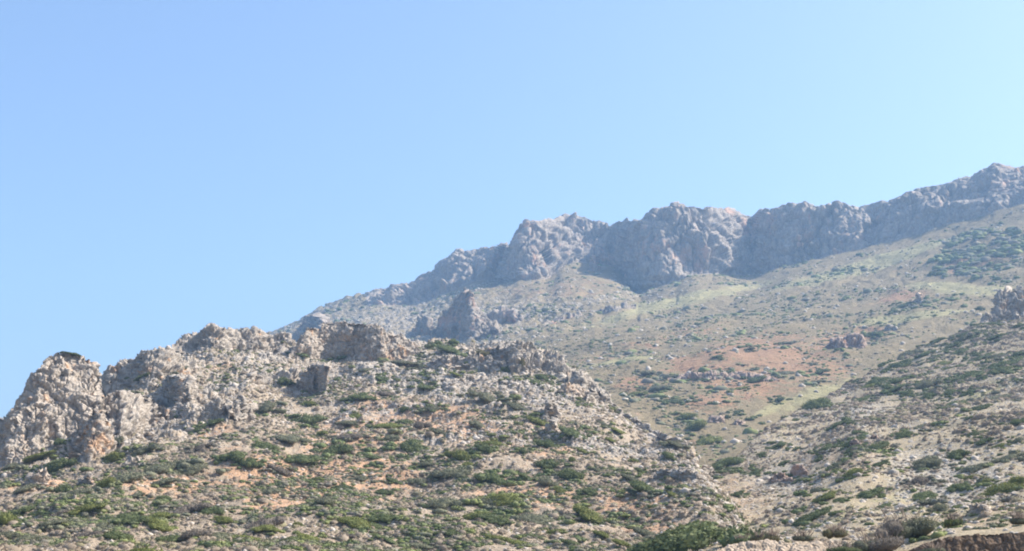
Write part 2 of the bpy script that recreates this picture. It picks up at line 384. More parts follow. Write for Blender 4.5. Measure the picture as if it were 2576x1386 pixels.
M = Sheet(-900, 3600, 2.2, [(cst(2.), cst(150.), 1), (yF, rF, 0), (y900, r900, 0),
     (lambda x: .5*(y900(x)+smr(yCB, 160)(x)), lambda x: r900(x)+(smr(smr(rCBf, 120), 200)(x)-r900(x))*.47, 0), (smr(yCB, 14), smr(rCBf, 16), 0),
     (lambda x: .5*(yCB(x)+ySk(x))+0, lambda x: smr(rCBf, 16)(x)+ip(x, lean)*.38, 0), (ySk, lambda x: smr(rCBf, 12)(x)+ip(x, lean), 0),
     (lambda x: topz(x)-25, lambda x: smr(rCBf)(x)+ip(x, lean)+160, 1), (lambda x: topz(x)*.3, lambda x: rCBf(x)+900, 1)], [10, 90, 90, 110, 75, 75, 10, 8])
rowCB = 10+90+90+110
nv, nu = M.P.shape[:2]
ri = np.arange(nv)[:, None]+0*M.xs[None]
keep = smooth(ri, rowCB-4, rowCB)*(1-smooth(ri, rowCB+150, rowCB+152))*.85
M.soften(3, keep)
def masksM(x, y, p):
    n = fbm(p/70., 3); n2 = fbm(p/25.+4, 3)
    cl = smooth(ri, rowCB-3, rowCB+1)
    left = smooth(x, 1020, 820)
    cliff = cl*(1-left)
    rock = .0+.1*n+.35*left*cl
    rock = np.maximum(rock, .5*blobs(x, y, [(1180, 800, 120, 70, 0), (1300, 790, 140, 40, 15), (1450, 770, 260, 18, 12), (1000, 790, 200, 40, 20), (1230, 690, 60, 30, 0), (1200, 830, 200, 40, 0)]))
    rock = np.maximum(rock, .6*smooth(y, 600, 700)*blobs(x, y, [(1050, 830, 380, 90, 5)]))
    org = .05+.12*n+.8*blobs(x, y, [(1900, 890, 190, 50, 8), (2010, 920, 140, 50, 0), (1860, 960, 150, 40, -8), (1750, 930, 90, 28, -10), (2120, 850, 130, 30, 10), (1590, 975, 50, 20, 0), (1780, 1010, 80, 20, 10), (2280, 740, 90, 18, 10), (2450, 650, 120, 16, 10)])
    org = np.maximum(org, .42*blobs(x, y, [(1400, 730, 200, 35, 5), (1520, 900, 120, 20, 10), (1700, 845, 200, 12, 12)]))
    veg = .08+.22*n2+.55*blobs(x, y, [(2480, 640, 110, 45, 15), (2210, 840, 30, 22, 0)])+.25*blobs(x, y, [(1720, 1080, 170, 55, -35), (1560, 960, 90, 70, -40), (1500, 880, 200, 30, 10), (1850, 940, 180, 26, 5), (1700, 1010, 160, 40, -20)])
    grass = .20*smooth(n+1.2*smooth(y, 980, 600), .3, 1.1)*smooth(x, 1250, 1500)+0.92*blobs(x, y, [(1700, 765, 240, 17, 13), (1560, 910, 150, 9, 9), (2430, 724, 150, 20, -5), (2300, 800, 190, 9, 6), (2060, 990, 120, 20, 17), (2200, 660, 330, 14, 17), (1950, 1012, 60, 14, 20)])
    veg = veg*(1-.9*blobs(x, y, [(2420, 722, 120, 16, -5), (2060, 990, 110, 20, 17), (1700, 765, 240, 17, 13)]))
    return dict(m_rock=rock, m_orange=org, m_veg=veg-1.*cliff, m_grass=grass, cliff=cliff, mat2=cliff, px=x, rockf=rock)
def dispM(s, m):
    P = s.P; c = m['cliff']; N = grid_normals(P)
    ridged = 1-np.abs(fbm(P/np.array([60., 60., 190.])+2, 3))*2
    fl = fbm(P/np.array([20., 20., 70.])+7, 3)
    f1, f2 = worley(P/np.array([20., 20., 48.])+.3*fbm(P/30., 2)[..., None]); g1, g2 = worley(P/np.array([7.5, 7.5, 13.])+.3*fbm(P/8., 2)[..., None]); e1, _ = worley(P/np.array([3.2, 3.2, 4.5]))
    wv = np.stack([fbm(P/25., 3), fbm(P/25.+40, 3), fbm(P/25.+80, 3)], -1)
    B0, J0 = blocky(P/np.array([30., 30., 95.])+.3*wv, .9); B1, J1 = blocky(P/np.array([11., 11., 26.])+.35*wv); B2, J2 = blocky(P/np.array([4.2, 4.2, 6.5])+.3*wv)
    dc = ridged*8+fl*5+B0*9+B1*2.2+B2*.9-5*np.exp(-(J0/.07)**2)-2.5*np.exp(-(J1/.1)**2)+.8*fbm(P/3., 3)+2.6*fbm(P/np.array([6., 6., 70.])+8, 3)-1.8*np.exp(-(fbm(P/np.array([16., 16., 160.])+60, 2)/.07)**2)
    q, _ = worley(P/7.)
    t = fbm(P/90.+3, 4)
    dg = 3.4*t+.9*fbm(P/18., 3)+m['rockf']*((.6-q)*7+2.5*fbm(P/9., 2))+.8*(.6-q)
    gx = (P[..., 0]*.93-P[..., 1]*.36); gy = P[..., 0]*.36+P[..., 1]*.93
    gl = fbm(np.stack([gx/42.+.4*fbm(P/60., 2), gy/330., 0*gx+3], -1), 4)
    dg = dg+(1.9*gl-.8*np.exp(-(gl/.10)**2))*smooth(P[..., 1], 520, 900)
    farw = smooth(P[..., 1], 250, 700)
    edge = smooth(ri, rowCB, rowCB+8)
    top = smooth(ri, rowCB+150, rowCB+125)*.6+.4
    dc = dc+2.*top*0
    D = N*(dc*c*edge*top*.85*(1-.4*smooth(m['px'], 2000, 2200)))[..., None]+np.array([0, -.15, 1.])*(dg*(1-c)*(.35+.65*farw))[..., None]*smooth(P[..., 1], 160, 380)[..., None]
    s.P = P+D
M.disp = lambda m: dispM(M, m)
M.finish('mountain', [G_far, R_far], masksM); M.calc_vis()
# ------------------------------------------------------------------ flat ground far around and behind the viewpoint
xs = np.linspace(-6000, 6000, 61); GX, GY = np.meshgrid(xs, xs)
GP = np.stack([GX, GY, -1.5+0*GX-12*smooth(np.hypot(GX, GY), 200, 1500)], -1)
z0 = np.zeros(GX.shape)
gnd = link('ground', mesh_np('ground', GP, grid_faces(61, 61), G_spur, dict(m_rock=z0+.3, m_orange=z0+.1, m_veg=z0+.2, m_grass=z0+.1), True)); tag(gnd, kind='structure')
# ------------------------------------------------------------------ outcrops
def outcrop(name, sheet, top, base, depth, mat, label, cat, k=1., lean=.25, org=None, res=1.6, amp=1., rr=None, group=None, vs=1., kind=None, seed=0, chunky=1., turn=0., pivot=.55):
    """closed rock: front face from base line up to the top line, rounded top, back face; depth in metres"""
    x0, x1 = top[0][0], top[-1][0]
    X = np.arange(x0, x1+res*.5, res); n = len(X)
    ax = np.linspace(x0, x1, 400); ay = ip(ax, top); al = np.concatenate([[0], np.cumsum(np.hypot(np.diff(ax), .8*np.diff(ay)))])
    n = max(12, int(al[-1]/res)); X = np.interp(np.linspace(0, al[-1], n), al, ax); ui = np.linspace(0, 1, n)
    yt = ip(X, top); yb = ip(X, base)
    if rr is None:
        r0 = np.array([sheet.at(x, y)[0][1] for x, y in zip(X, yb)])
        kk = max(3, n//6)|1
        r0 = np.convolve(np.pad(r0, kk//2, mode='edge'), np.ones(kk)/kk, 'valid')[:n]
        r0 = np.minimum(r0, np.median(r0)*1.12)
    else: r0 = rr+0*X
    r0 = r0+turn*((X-x0)/(x1-x0)-pivot)
    B = pt(X, yb, r0); 
    u = (X-x0)/(x1-x0); endt = np.clip(np.minimum(ui, 1-ui)*8, 0, 1)**.5
    dep = depth*(.06+.94*endt)
    T = pt(X, yt, r0+dep*lean)
    hgt = np.maximum(T[:, 2]-B[:, 2], .15)
    pxm = r0.mean()/F*2576/1024.*.9
    nf = int(np.clip(hgt.max()/(r0.mean()*res/F), 8, 260)); nb = 8
    # profile parameters: (fraction of depth, fraction of height)
    tf = np.linspace(0, 1, nf)
    a = tf**1.0
    prof = [(lean*(h**1.4), h) for h in a]
    prof = [(-.06, -.45 if turn else -.25)]+prof
    for q in np.linspace(0, 1, nb+1)[1:]:
        prof.append((lean+(1-lean)*q, 1-.10*q-.9*max(0, q-.6)**2*3))
    prof.append((1.05, -.35))
    pr = np.array(prof)
    Pn = np.zeros((len(pr), n, 3))
    dirn = B/np.linalg.norm(B[:, :2], axis=1)[:, None]; dirn[:, 2] = 0
    for i, (fd, fh) in enumerate(pr):
        if fh <= 1 and i <= nf:
            z = B[:, 2]+hgt*fh
        else: z = B[:, 2]+hgt*fh
        Pn[i] = B+dirn*(dep*fd)[:, None]
        # hold the photographed column while receding
        Pn[i, :, 2] = z+ (0 if i > nf else 0)
    # top line must keep its elevation angle: T already includes it
    N = grid_normals(Pn)
    s = seed*13.7
    Q = Pn+s
    wv = np.stack([fbm(Q/(2.5*k), 3), fbm(Q/(2.5*k)+40, 3), fbm(Q/(2.5*k)+80, 3)], -1)
    av = np.array([1, 1, 1.5*vs])
    b0, j0 = blocky(Q/(5.5*k)/av+.3*wv, .9); b1, j1 = blocky(Q/(2.2*k)/av+.35*wv); b2, j2 = blocky(Q/(.85*k)+.4*wv); f1 = .5-b1*.5
    h1 = fbm(Q/(6.*k)/np.array([1, 1, vs]), 4)
    lay = fbm(np.stack([Q[..., 0]*.04/k, Q[..., 1]*.04/k, Q[..., 2]*.45/k], -1), 3)
    d = k*amp*(chunky*(b0*1.25+b1*.85)+b2*.34+h1*1.1+lay*.7-.8*np.exp(-(j0/.08)**2)-.6*np.exp(-(j1/.09)**2)-.25*np.exp(-(j2/.12)**2)+.15*fbm(Q/(.6*k), 3))
    fade = np.ones(len(pr)); fade[0] = .2; fade[-1] = .2
    small = np.clip(hgt/(2.5*k), .15, 1)*(.35+.65*np.clip(np.minimum(ui, 1-ui)*16, 0, 1))
    Pn = Pn+N*(d*fade[:, None]*small[None])[..., None]
    mo = np.clip(-(f1-.35)*-1.2, 0, .5)+(0 if org is None else org)
    cap0 = Pn[:, :1].mean(0, keepdims=True)+0*Pn[:, :1]; cap1 = Pn[:, -1:].mean(0, keepdims=True)+0*Pn[:, -1:]
    Pn = np.concatenate([cap0, Pn, cap1], 1); mo = np.concatenate([mo[:, :1], mo, mo[:, -1:]], 1); n += 2
    me = mesh_np(name, Pn, grid_faces(len(pr), n), mat, dict(m_orange=mo-.08), True)
    o = link(name, me)
    c = Pn.reshape(-1, 3)[:, :].mean(0); c[2] = Pn[..., 2].min()
    me.transform(__import__('mathutils').Matrix.Translation((-c[0], -c[1], -c[2]))); o.location = c
    if kind: tag(o, kind=kind)
    else: tag(o, label, cat, group)
    return o
oc = outcrop
G1 = None
BUTTE = oc('rock_butte', A, [(-90, 1150), (-40, 1100), (0, 1050), (30, 1003), (55, 962), (68, 928), (84, 908), (98, 890), (118, 880), (140, 876), (165, 880), (190, 886), (215, 894), (228, 906), (234, 925), (238, 950), (244, 985), (252, 1020), (262, 1070), (272, 1125)],
   [(-90, 1165), (0, 1160), (150, 1152), (285, 1142)], 26, R_butte, 'tall grey butte with orange stains and steep sides at the left edge', 'rock outcrop', k=1.05, lean=.6, seed=1, amp=.62, turn=16)
oc('rock_buttress', A, [(172, 1150), (190, 1118), (208, 1080), (225, 1052), (240, 1038), (262, 1050), (274, 1085), (290, 1140)], [(172, 1158), (290, 1158)], 9, R_butte,
   'pale orange buttress leaning on the foot of the tall grey butte', 'rock outcrop', k=.6, lean=.85, org=.28, seed=2, turn=4)
oc('rock_outcrop', A, [(240, 1040), (262, 1010), (300, 992), (345, 990), (385, 1005), (420, 1030)], [(236, 1125), (300, 1110), (360, 1085), (420, 1060)], 26, R_near, 'pale knobbly rock face sloping down just right of the tall butte', 'rock outcrop', k=.8, lean=.92, seed=61, turn=10)
oc('rock_crag', A, [(252, 952), (275, 930), (300, 912), (322, 900), (340, 881), (362, 876), (400, 872), (425, 880), (470, 905), (520, 930)], [(252, 968), (340, 972), (400, 965), (440, 950), (520, 945)], 18, R_near,
   'knobbly grey crag with shaded hollows just right of the tall butte', 'rock outcrop', k=.9, lean=.6, org=.1, seed=3, turn=12)
oc('rock_crag', A, [(432, 866), (470, 848), (500, 840), (512, 829), (540, 824), (575, 826), (600, 831), (640, 828), (665, 836), (700, 840), (740, 850), (765, 862)], [(432, 874), (500, 876), (590, 884), (640, 882), (765, 880)], 16, R_near,
   'long grey crag on the skyline left of the big flat cliff', 'rock outcrop', k=.9, lean=.4, seed=4, turn=10)
oc('rock_cliff', A, [(728, 890), (745, 868), (758, 842), (768, 822), (790, 820), (802, 826), (808, 808), (818, 803), (850, 808), (900, 812), (940, 818), (958, 822), (975, 832), (1010, 845), (1040, 864), (1062, 878), (1090, 905)],
   [(728, 896), (770, 900), (850, 905), (900, 908), (960, 910), (1000, 908), (1090, 915)], 20, R_butte, 'broad sheer cliff with a flat top and orange seams on the hill crest', 'rock outcrop', k=.75, lean=.3, org=.1, amp=.8, seed=5, chunky=.8, turn=11, pivot=.3)
oc('boulder', A, [(924, 822), (930, 812), (942, 811), (955, 817), (966, 828)], [(924, 828), (966, 838)], 3.5, R_near, 'small tilted block perched on top of the broad sheer cliff', 'rock', k=.5, seed=6)
oc('boulder', A, [(752, 968), (760, 938), (772, 922), (790, 916), (815, 918), (832, 930), (840, 950), (828, 972), (820, 984)], [(752, 982), (790, 992), (820, 990)], 9, R_near,
   'big rounded boulder with an orange underside below the broad sheer cliff', 'rock', k=.7, lean=.3, seed=7, org=.1)
oc('rock_slab', A, [(470, 1056), (492, 1022), (512, 1004), (535, 998), (556, 1006), (575, 1018)], [(470, 1066), (575, 1066)], 9, R_near, 'leaning grey slab in the middle of the pale boulder slope', 'rock outcrop', k=.8, lean=.6, seed=8)
oc('rock_slab', A, [(572, 1058), (585, 1020), (600, 1002), (622, 1000), (634, 1030), (640, 1050)], [(572, 1064), (640, 1060)], 7, R_near, 'upright grey slab beside an orange gully, right of the leaning slab', 'rock outcrop', k=.7, lean=.5, seed=9)
oc('rock_ledge', A, [(610, 962), (630, 942), (660, 932), (700, 930), (730, 938), (752, 955)], [(610, 970), (752, 968)], 10, R_near, 'low grey ledge left of the big rounded boulder', 'rock outcrop', k=.8, lean=.5, seed=10)
oc('rock_ledge', A, [(380, 1012), (400, 968), (425, 948), (460, 952), (490, 975), (500, 1000)], [(380, 1020), (500, 1015)], 9, R_near, 'grey ribbed ledge right of the tall butte with a dark cleft', 'rock outcrop', k=.8, lean=.55, seed=11)
oc('rock_ledge', A, [(1070, 912), (1095, 894), (1130, 892), (1190, 900), (1250, 902), (1300, 915), (1335, 935)], [(1070, 922), (1190, 932), (1335, 945)], 8, R_near, 'pale ledge band running right from the broad sheer cliff', 'rock outcrop', k=.7, lean=.35, seed=12)
oc('rock_crag', A, [(1180, 880), (1240, 868), (1275, 866), (1290, 857), (1304, 854), (1322, 864), (1350, 872), (1372, 888), (1400, 896), (1430, 915), (1455, 934)], [(1180, 892), (1280, 925), (1340, 945), (1400, 948), (1455, 955)], 16, R_near,
   'jagged grey crag on the crest above the hollow with a dark bush', 'rock outcrop', k=.85, lean=.5, seed=13, turn=6)
oc('rock_rib', A, [(1430, 935), (1460, 934), (1490, 948), (1512, 968), (1535, 992), (1550, 1018)], [(1430, 962), (1490, 985), (1550, 1032)], 9, R_near, 'grey rib of rock stepping down the right end of the crest', 'rock outcrop', k=.7, lean=.5, seed=14)
oc('rock_rib', A, [(1545, 1022), (1580, 1042), (1620, 1064), (1660, 1085), (1700, 1104), (1735, 1118)], [(1545, 1034), (1620, 1082), (1735, 1128)], 5, R_near, 'thin tilted rib of grey rock above the green gully', 'rock outcrop', k=.55, lean=.5, seed=15)
oc('boulder', A, [(1476, 1002), (1486, 985), (1505, 980), (1524, 988), (1536, 1008)], [(1476, 1012), (1536, 1018)], 6, R_near, 'rounded grey boulder near the lower end of the crest', 'rock', k=.6, seed=16)
oc('rock_outcrop', A, [(1398, 990), (1410, 968), (1430, 960), (1462, 966), (1480, 985)], [(1398, 996), (1480, 996)], 6, R_warm, 'pinkish hollowed outcrop below the jagged grey crag', 'rock outcrop', k=.6, lean=.4, org=.2, seed=17)
oc('rock_pinnacle', A, [(1362, 1050), (1374, 1025), (1386, 1000), (1396, 1010), (1408, 1040), (1412, 1055)], [(1362, 1056), (1412, 1058)], 5, R_near, 'pointed grey pinnacle in the middle of the slope', 'rock outcrop', k=.55, seed=18)
oc('rock_pinnacle', A, [(1362, 1092), (1376, 1070), (1388, 1060), (1402, 1078), (1408, 1092)], [(1362, 1096), (1408, 1096)], 4, R_near, 'smaller blunt grey pinnacle just below the pointed one', 'rock outcrop', k=.5, seed=19)
oc('rock_ledge', A, [(1640, 1195), (1670, 1178), (1710, 1172), (1745, 1180), (1780, 1205)], [(1640, 1205), (1780, 1212)], 5, R_near, 'low broken grey ledge at the right foot of the hill', 'rock outcrop', k=.45, seed=20)
oc('boulder', A, [(72, 1218), (78, 1192), (95, 1180), (112, 1190), (118, 1216)], [(72, 1222), (118, 1222)], 3.5, R_warm, 'squat beige boulder among bushes below the tall butte', 'rock', k=.45, seed=21)
oc('boulder', A, [(196, 1218), (204, 1204), (218, 1198), (234, 1206), (240, 1218)], [(196, 1222), (240, 1222)], 3, R_near, 'white boulder right of the squat beige one', 'rock', k=.4, seed=22)
oc('boulder', A, [(166, 1252), (174, 1242), (186, 1242), (194, 1252)], [(166, 1256), (194, 1256)], 1.8, R_near, 'small white boulder on reddish soil under the butte', 'rock', k=.25, seed=23)
oc('rock_ledge', A, [(305, 1170), (322, 1156), (345, 1150), (362, 1162)], [(305, 1176), (362, 1174)], 4, R_near, 'small white rock heap right of the orange buttress', 'rock outcrop', k=.4, seed=24)
oc('boulder', S, [(1766, 1190), (1770, 1172), (1780, 1166), (1790, 1176), (1794, 1190)], [(1766, 1193), (1794, 1193)], 2.5, R_near, 'pale white boulder at the mouth of the green gully', 'rock', k=.4, seed=25)
oc('boulder', S, [(1936, 1206), (1948, 1192), (1966, 1188), (1986, 1196), (1996, 1208)], [(1936, 1212), (1996, 1212)], 3.5, R_red, 'pink and white boulder on the gravel of the right slope', 'rock', k=.42, seed=26)
oc('boulder', S, [(1984, 1196), (1992, 1178), (2006, 1168), (2020, 1172), (2032, 1188)], [(1984, 1198), (2032, 1196)], 3.5, R_red, 'smooth tilted pinkish slab behind the pink and white boulder', 'rock', k=.42, seed=27, amp=.5)
oc('boulder', S, [(2440, 1292), (2443, 1272), (2458, 1264), (2478, 1268), (2492, 1276), (2494, 1292)], [(2440, 1297), (2494, 1297)], 1.8, R_warm, 'isolated beige boulder above the brown bank at lower right', 'rock', k=.2, seed=28, amp=.8)
for i, (x, y, w) in enumerate([(2520, 1248, 14), (2552, 1250, 22), (2200, 1102, 20), (2150, 1116, 26)]):
    oc('boulder', S, [(x-w/2, y), (x-w/4, y-w*.5), (x+w/4, y-w*.45), (x+w/2, y)], [(x-w/2, y+3), (x+w/2, y+3)], w*.06, [R_near, R_near, R_red, R_red][i],
       ['small round pale boulder below the bright green thicket', 'low pale boulder right of the small round one', 'small reddish boulder on the pale slope path', 'flat red rock left of the small reddish boulder'][i], 'rock', k=.15 if i < 2 else .3, seed=30+i)
oc('boulder', M, [(1782, 1062), (1792, 1052), (1812, 1050), (1824, 1062)], [(1782, 1066), (1824, 1066)], 6, R_red, 'reddish boulder on the yellow valley floor', 'rock', k=.8, seed=35)
oc('boulder', M, [(1838, 1066), (1852, 1057), (1868, 1057), (1876, 1068)], [(1838, 1071), (1876, 1071)], 6, R_red, 'flat pinkish boulder right of the reddish one on the valley floor', 'rock', k=.8, seed=36)
oc('rock_outcrop', S, [(2468, 806), (2488, 790), (2498, 768), (2506, 745), (2526, 728), (2540, 730), (2552, 738), (2566, 726), (2600, 718), (2660, 722), (2720, 760), (2760, 800)], [(2468, 810), (2540, 804), (2600, 792), (2760, 810)], 34, R_near,
   'large grey outcrop standing at the right edge above the shrubs', 'rock outcrop', k=1.5, lean=.4, seed=37, rr=478)
# crags on the mountain
oc('mountain_crag', M, [(1088, 850), (1112, 800), (1132, 765), (1150, 740), (1166, 724), (1184, 726), (1196, 745), (1206, 768), (1222, 790), (1238, 815), (1262, 845)], [(1088, 856), (1262, 852)], 75, R_far, 'tall conical grey crag standing on the far talus slope', 'rock outcrop', k=4, lean=.6, seed=40, vs=1.8, amp=.7)
oc('mountain_crag', M, [(1036, 842), (1050, 812), (1066, 796), (1080, 800), (1096, 830), (1104, 842)], [(1036, 846), (1104, 846)], 40, R_far, 'small blue grey crag left of the tall conical one', 'rock outcrop', k=4, lean=.6, seed=41)
oc('mountain_crag', M, [(1228, 812), (1245, 790), (1268, 778), (1292, 784), (1316, 800)], [(1228, 816), (1316, 806)], 40, R_far, 'low jagged crag right of the tall conical one', 'rock outcrop', k=4, lean=.5, seed=42)
oc('mountain_crag', M, [(1480, 680), (1488, 656), (1494, 636), (1502, 650), (1512, 676)], [(1480, 686), (1512, 684)], 30, R_far, 'slender rock needle in front of the far cliffs', 'rock outcrop', k=3, lean=.5, seed=43)
oc('mountain_crag', M, [(690, 862), (712, 840), (735, 832), (752, 818), (774, 806), (800, 802), (812, 812), (824, 850)], [(690, 870), (824, 866)], 60, R_far, 'bluish far crag showing behind the left end of the broad sheer cliff', 'rock outcrop', k=4.5, lean=.5, seed=44)
oc('mountain_ledge', M, [(1370, 812), (1420, 795), (1470, 786), (1520, 772), (1560, 770), (1600, 764)], [(1370, 818), (1470, 798), (1600, 776)], 26, R_far, 'long low ledge crossing the far slope under the cliffs', 'rock outcrop', k=3, lean=.4, seed=45)
oc('rock_ledge', M, [(2058, 874), (2080, 860), (2110, 848), (2150, 845), (2168, 852), (2176, 870)], [(2058, 878), (2176, 876)], 14, R_red, 'pinkish ledge in the red soil of the far slope', 'rock outcrop', k=1.6, lean=.4, seed=46)
oc('rock_ledge', M, [(1680, 950), (1720, 942), (1790, 936), (1850, 940), (1905, 945), (1960, 955)], [(1680, 958), (1800, 956), (1960, 962)], 14, R_red, 'long reddish ledge crossing the red soil at mid height', 'rock outcrop', k=1.5, lean=.4, seed=47)
oc('boulder', M, [(2224, 828), (2232, 816), (2248, 814), (2258, 828)], [(2224, 832), (2258, 832)], 10, R_near, 'round grey boulder beside the green bushes on the far slope', 'rock', k=1.2, seed=48)
oc('rock_pinnacle', M, [(2302, 756), (2306, 740), (2311, 733), (2316, 745), (2320, 756)], [(2302, 762), (2320, 762)], 8, R_warm, 'thin orange pinnacle at the left end of the yellow meadow', 'rock outcrop', k=1.1, seed=49)
# earth banks at lower right
oc('earth_bank', S, [(2120, 1402), (2200, 1392), (2300, 1382), (2350, 1362), (2400, 1350), (2460, 1343), (2576, 1337), (2700, 1325), (3000, 1320), (3300, 1330)], [(2120, 1460), (3300, 1460)], 7, E_brown, '', '', k=.3, lean=.12, rr=58, kind='structure', seed=50, chunky=.3, amp=.24)
oc('pale_bank', S, [(1800, 1384), (1850, 1368), (1920, 1362), (2000, 1366), (2060, 1358), (2130, 1362), (2180, 1372), (2220, 1384)], [(1800, 1430), (2220, 1430)], 7, E_pale, '', '', k=.35, lean=.35, rr=72, kind='structure', seed=51, chunky=.3, amp=.3)
# ------------------------------------------------------------------ shrubs
def shrub_mesh(name, seed, mat, nleaf=1500, lobes=6, flat=.55, leaf=.05, core=True):
    r = np.random.default_rng(seed)
    cs = []
    for i in range(lobes):
        a = r.uniform(0, 2*math.pi)+i*2.4; q = math.sqrt(r.uniform(.05, 1))*.74
        s = r.uniform(.27, .44)*(1-.2*q)
        cs.append((q*math.cos(a), q*math.sin(a), s*r.uniform(.5, .9)*flat*1.3, s))
    cs.append((0, 0, .18, .42 if lobes > 12 else .5))
    cs = np.array(cs)
    w = cs[:, 3]**2; idx = r.choice(len(cs), nleaf, p=w/w.sum())
    d = r.normal(size=(nleaf, 3)); d[:, 2] = np.abs(d[:, 2])*1.0-.15; d /= np.linalg.norm(d, axis=1)[:, None]
    rad = cs[idx, 3]*(r.uniform(.80, 1.16, nleaf)+.16*perlin(d*2.5+seed))
    c = cs[idx, :3]+d*rad[:, None]*np.array([1, 1, flat*1.3])
    c[:, 2] = np.maximum(c[:, 2], -.05)
    # leaf tuft = two small triangles
    t1 = r.normal(size=(nleaf, 3)); t1 /= np.linalg.norm(t1, axis=1)[:, None]
    nrm = d+.7*r.normal(size=(nleaf, 3)); nrm /= np.linalg.norm(nrm, axis=1)[:, None]
    t1 = np.cross(nrm, t1); t1 /= np.linalg.norm(t1, axis=1)[:, None]; t2 = np.cross(nrm, t1)
    s = (leaf*r.uniform(.6, 1.4, nleaf))[:, None]
    V = np.stack([c-t1*s, c+t2*s*.8, c+t1*s, c-t2*s*.8], 1).reshape(-1, 3)
    Fq = np.arange(nleaf*4).reshape(-1, 4)
    rn = np.repeat(r.random(nleaf), 4)
    if core:
        vs, fs = [], []
        nu_, nv_ = 12, 7
        off = len(V)
        for (cx, cy, cz, s_) in cs:
            th = np.linspace(0, 2*math.pi, nu_, endpoint=False); ph = np.linspace(0, math.pi, nv_)
            T_, P_ = np.meshgrid(th, ph)
            dd = np.stack([np.sin(P_)*np.cos(T_), np.sin(P_)*np.sin(T_), np.cos(P_)], -1)
            q = dd*(s_*.86*(1+.22*perlin(dd*3+seed+cx*9)))[..., None]*np.array([1, 1, flat*1.3])*.92+np.array([cx, cy, cz])
            g = np.arange(nu_*nv_).reshape(nv_, nu_)+off; g2 = np.roll(g, -1, 1)
            fs.append(np.stack([g[:-1], g2[:-1], g2[1:], g[1:]], -1).reshape(-1, 4)); vs.append(q.reshape(-1, 3)); off += nu_*nv_
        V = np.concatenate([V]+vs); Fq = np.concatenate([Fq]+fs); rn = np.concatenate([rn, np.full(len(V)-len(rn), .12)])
    return mesh_np(name, V, Fq, mat, dict(rnd=rn))
PROTO = {}
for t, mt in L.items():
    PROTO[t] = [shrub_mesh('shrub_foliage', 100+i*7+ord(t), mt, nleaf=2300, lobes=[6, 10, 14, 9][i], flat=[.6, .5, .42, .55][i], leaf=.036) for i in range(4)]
DESC = {'g': 'dark green', 'y': 'yellow green', 'k': 'grey green', 'b': 'dry grey brown', 'o': 'olive brown'}
def region(x, y, sh):
    if sh is A:
        h = (1386-y)/(1386-min(ip(x, ridgeA), 1380))
        col = 'below the tall butte' if x < 330 else 'left of the orange earth' if x < 640 else 'around the orange earth' if x < 1060 else 'right of the orange earth' if x < 1420 else 'beside the green gully'
        row = 'at the foot of the left hill' if h < .3 else 'low on the left hill' if h < .55 else 'high on the left hill' if h < .82 else 'along the crest of the left hill'
        return f'{row} {col}'
    if sh is S:
        ym = float(ycS(np.array(x)))
        col = 'near the gully' if x < 2000 else 'towards the middle' if x < 2250 else 'towards the right edge'
        row = 'on the gentle foreground slope' if y > ym else 'on the shaded upper spur'
        return f'{row} {col}'
    col = 'in the green gully' if x < 1800 and y > 900 else 'on the red soil' if y > 860 else 'on the far yellow slope' if x < 2250 else 'above the yellow meadow'
    return col
SHR = []
def put_shrub(sh, x, y, w, h, t, label=None, var=None, name='shrub', hz=1.):
    p, (k, j) = sh.at(x, y)
    dist = math.hypot(p[0], p[1]); mpp = dist/F
    me = PROTO[t][var if var is not None else random.randrange(4)]
    o = link(name, me)
    sx = w*mpp/2*1.18; sy = sx*random.uniform(.75, 1.1); sz = max(h*mpp*1.35, sx*.5)*hz
    o.scale = (sx, sy, sz)
    n = sh.N[k, j]
    a = math.atan2(float(sh.P[k, min(j+6, len(sh.xs)-1), 2]-sh.P[k, max(j-6, 0), 2]), float(sh.P[k, min(j+6, len(sh.xs)-1), 0]-sh.P[k, max(j-6, 0), 0])+1e-6)
    o.rotation_euler = (math.radians(random.uniform(6, 14)), -max(-.4, min(.4, a)), random.uniform(-.35, .35)+(math.pi if random.random() < .5 else 0))
    if abs(o.rotation_euler[2]) > 1.6: o.rotation_euler[0] *= -1; o.rotation_euler[1] *= -1
    o.location = (p[0], p[1], p[2]-sz*.06)
    SHR.append((o, t, region(x, y, sh), w))
    if label: tag(o, label, 'shrub')
    else: tag(o, f'{DESC[t]} shrub {region(x, y, sh)}'.strip(), 'shrub', f'{DESC[t]} shrubs {region(x, y, sh)}')
    return o
def crop(ox, L_, sh):
    k = .4555
    for (cx, cy, w, h, t, *lb) in L_:
        s_ = sh
        put_shrub(s_, ox+cx*k, 755+(cy+h*.35)*k, w*k, h*k, t, *(lb or []))
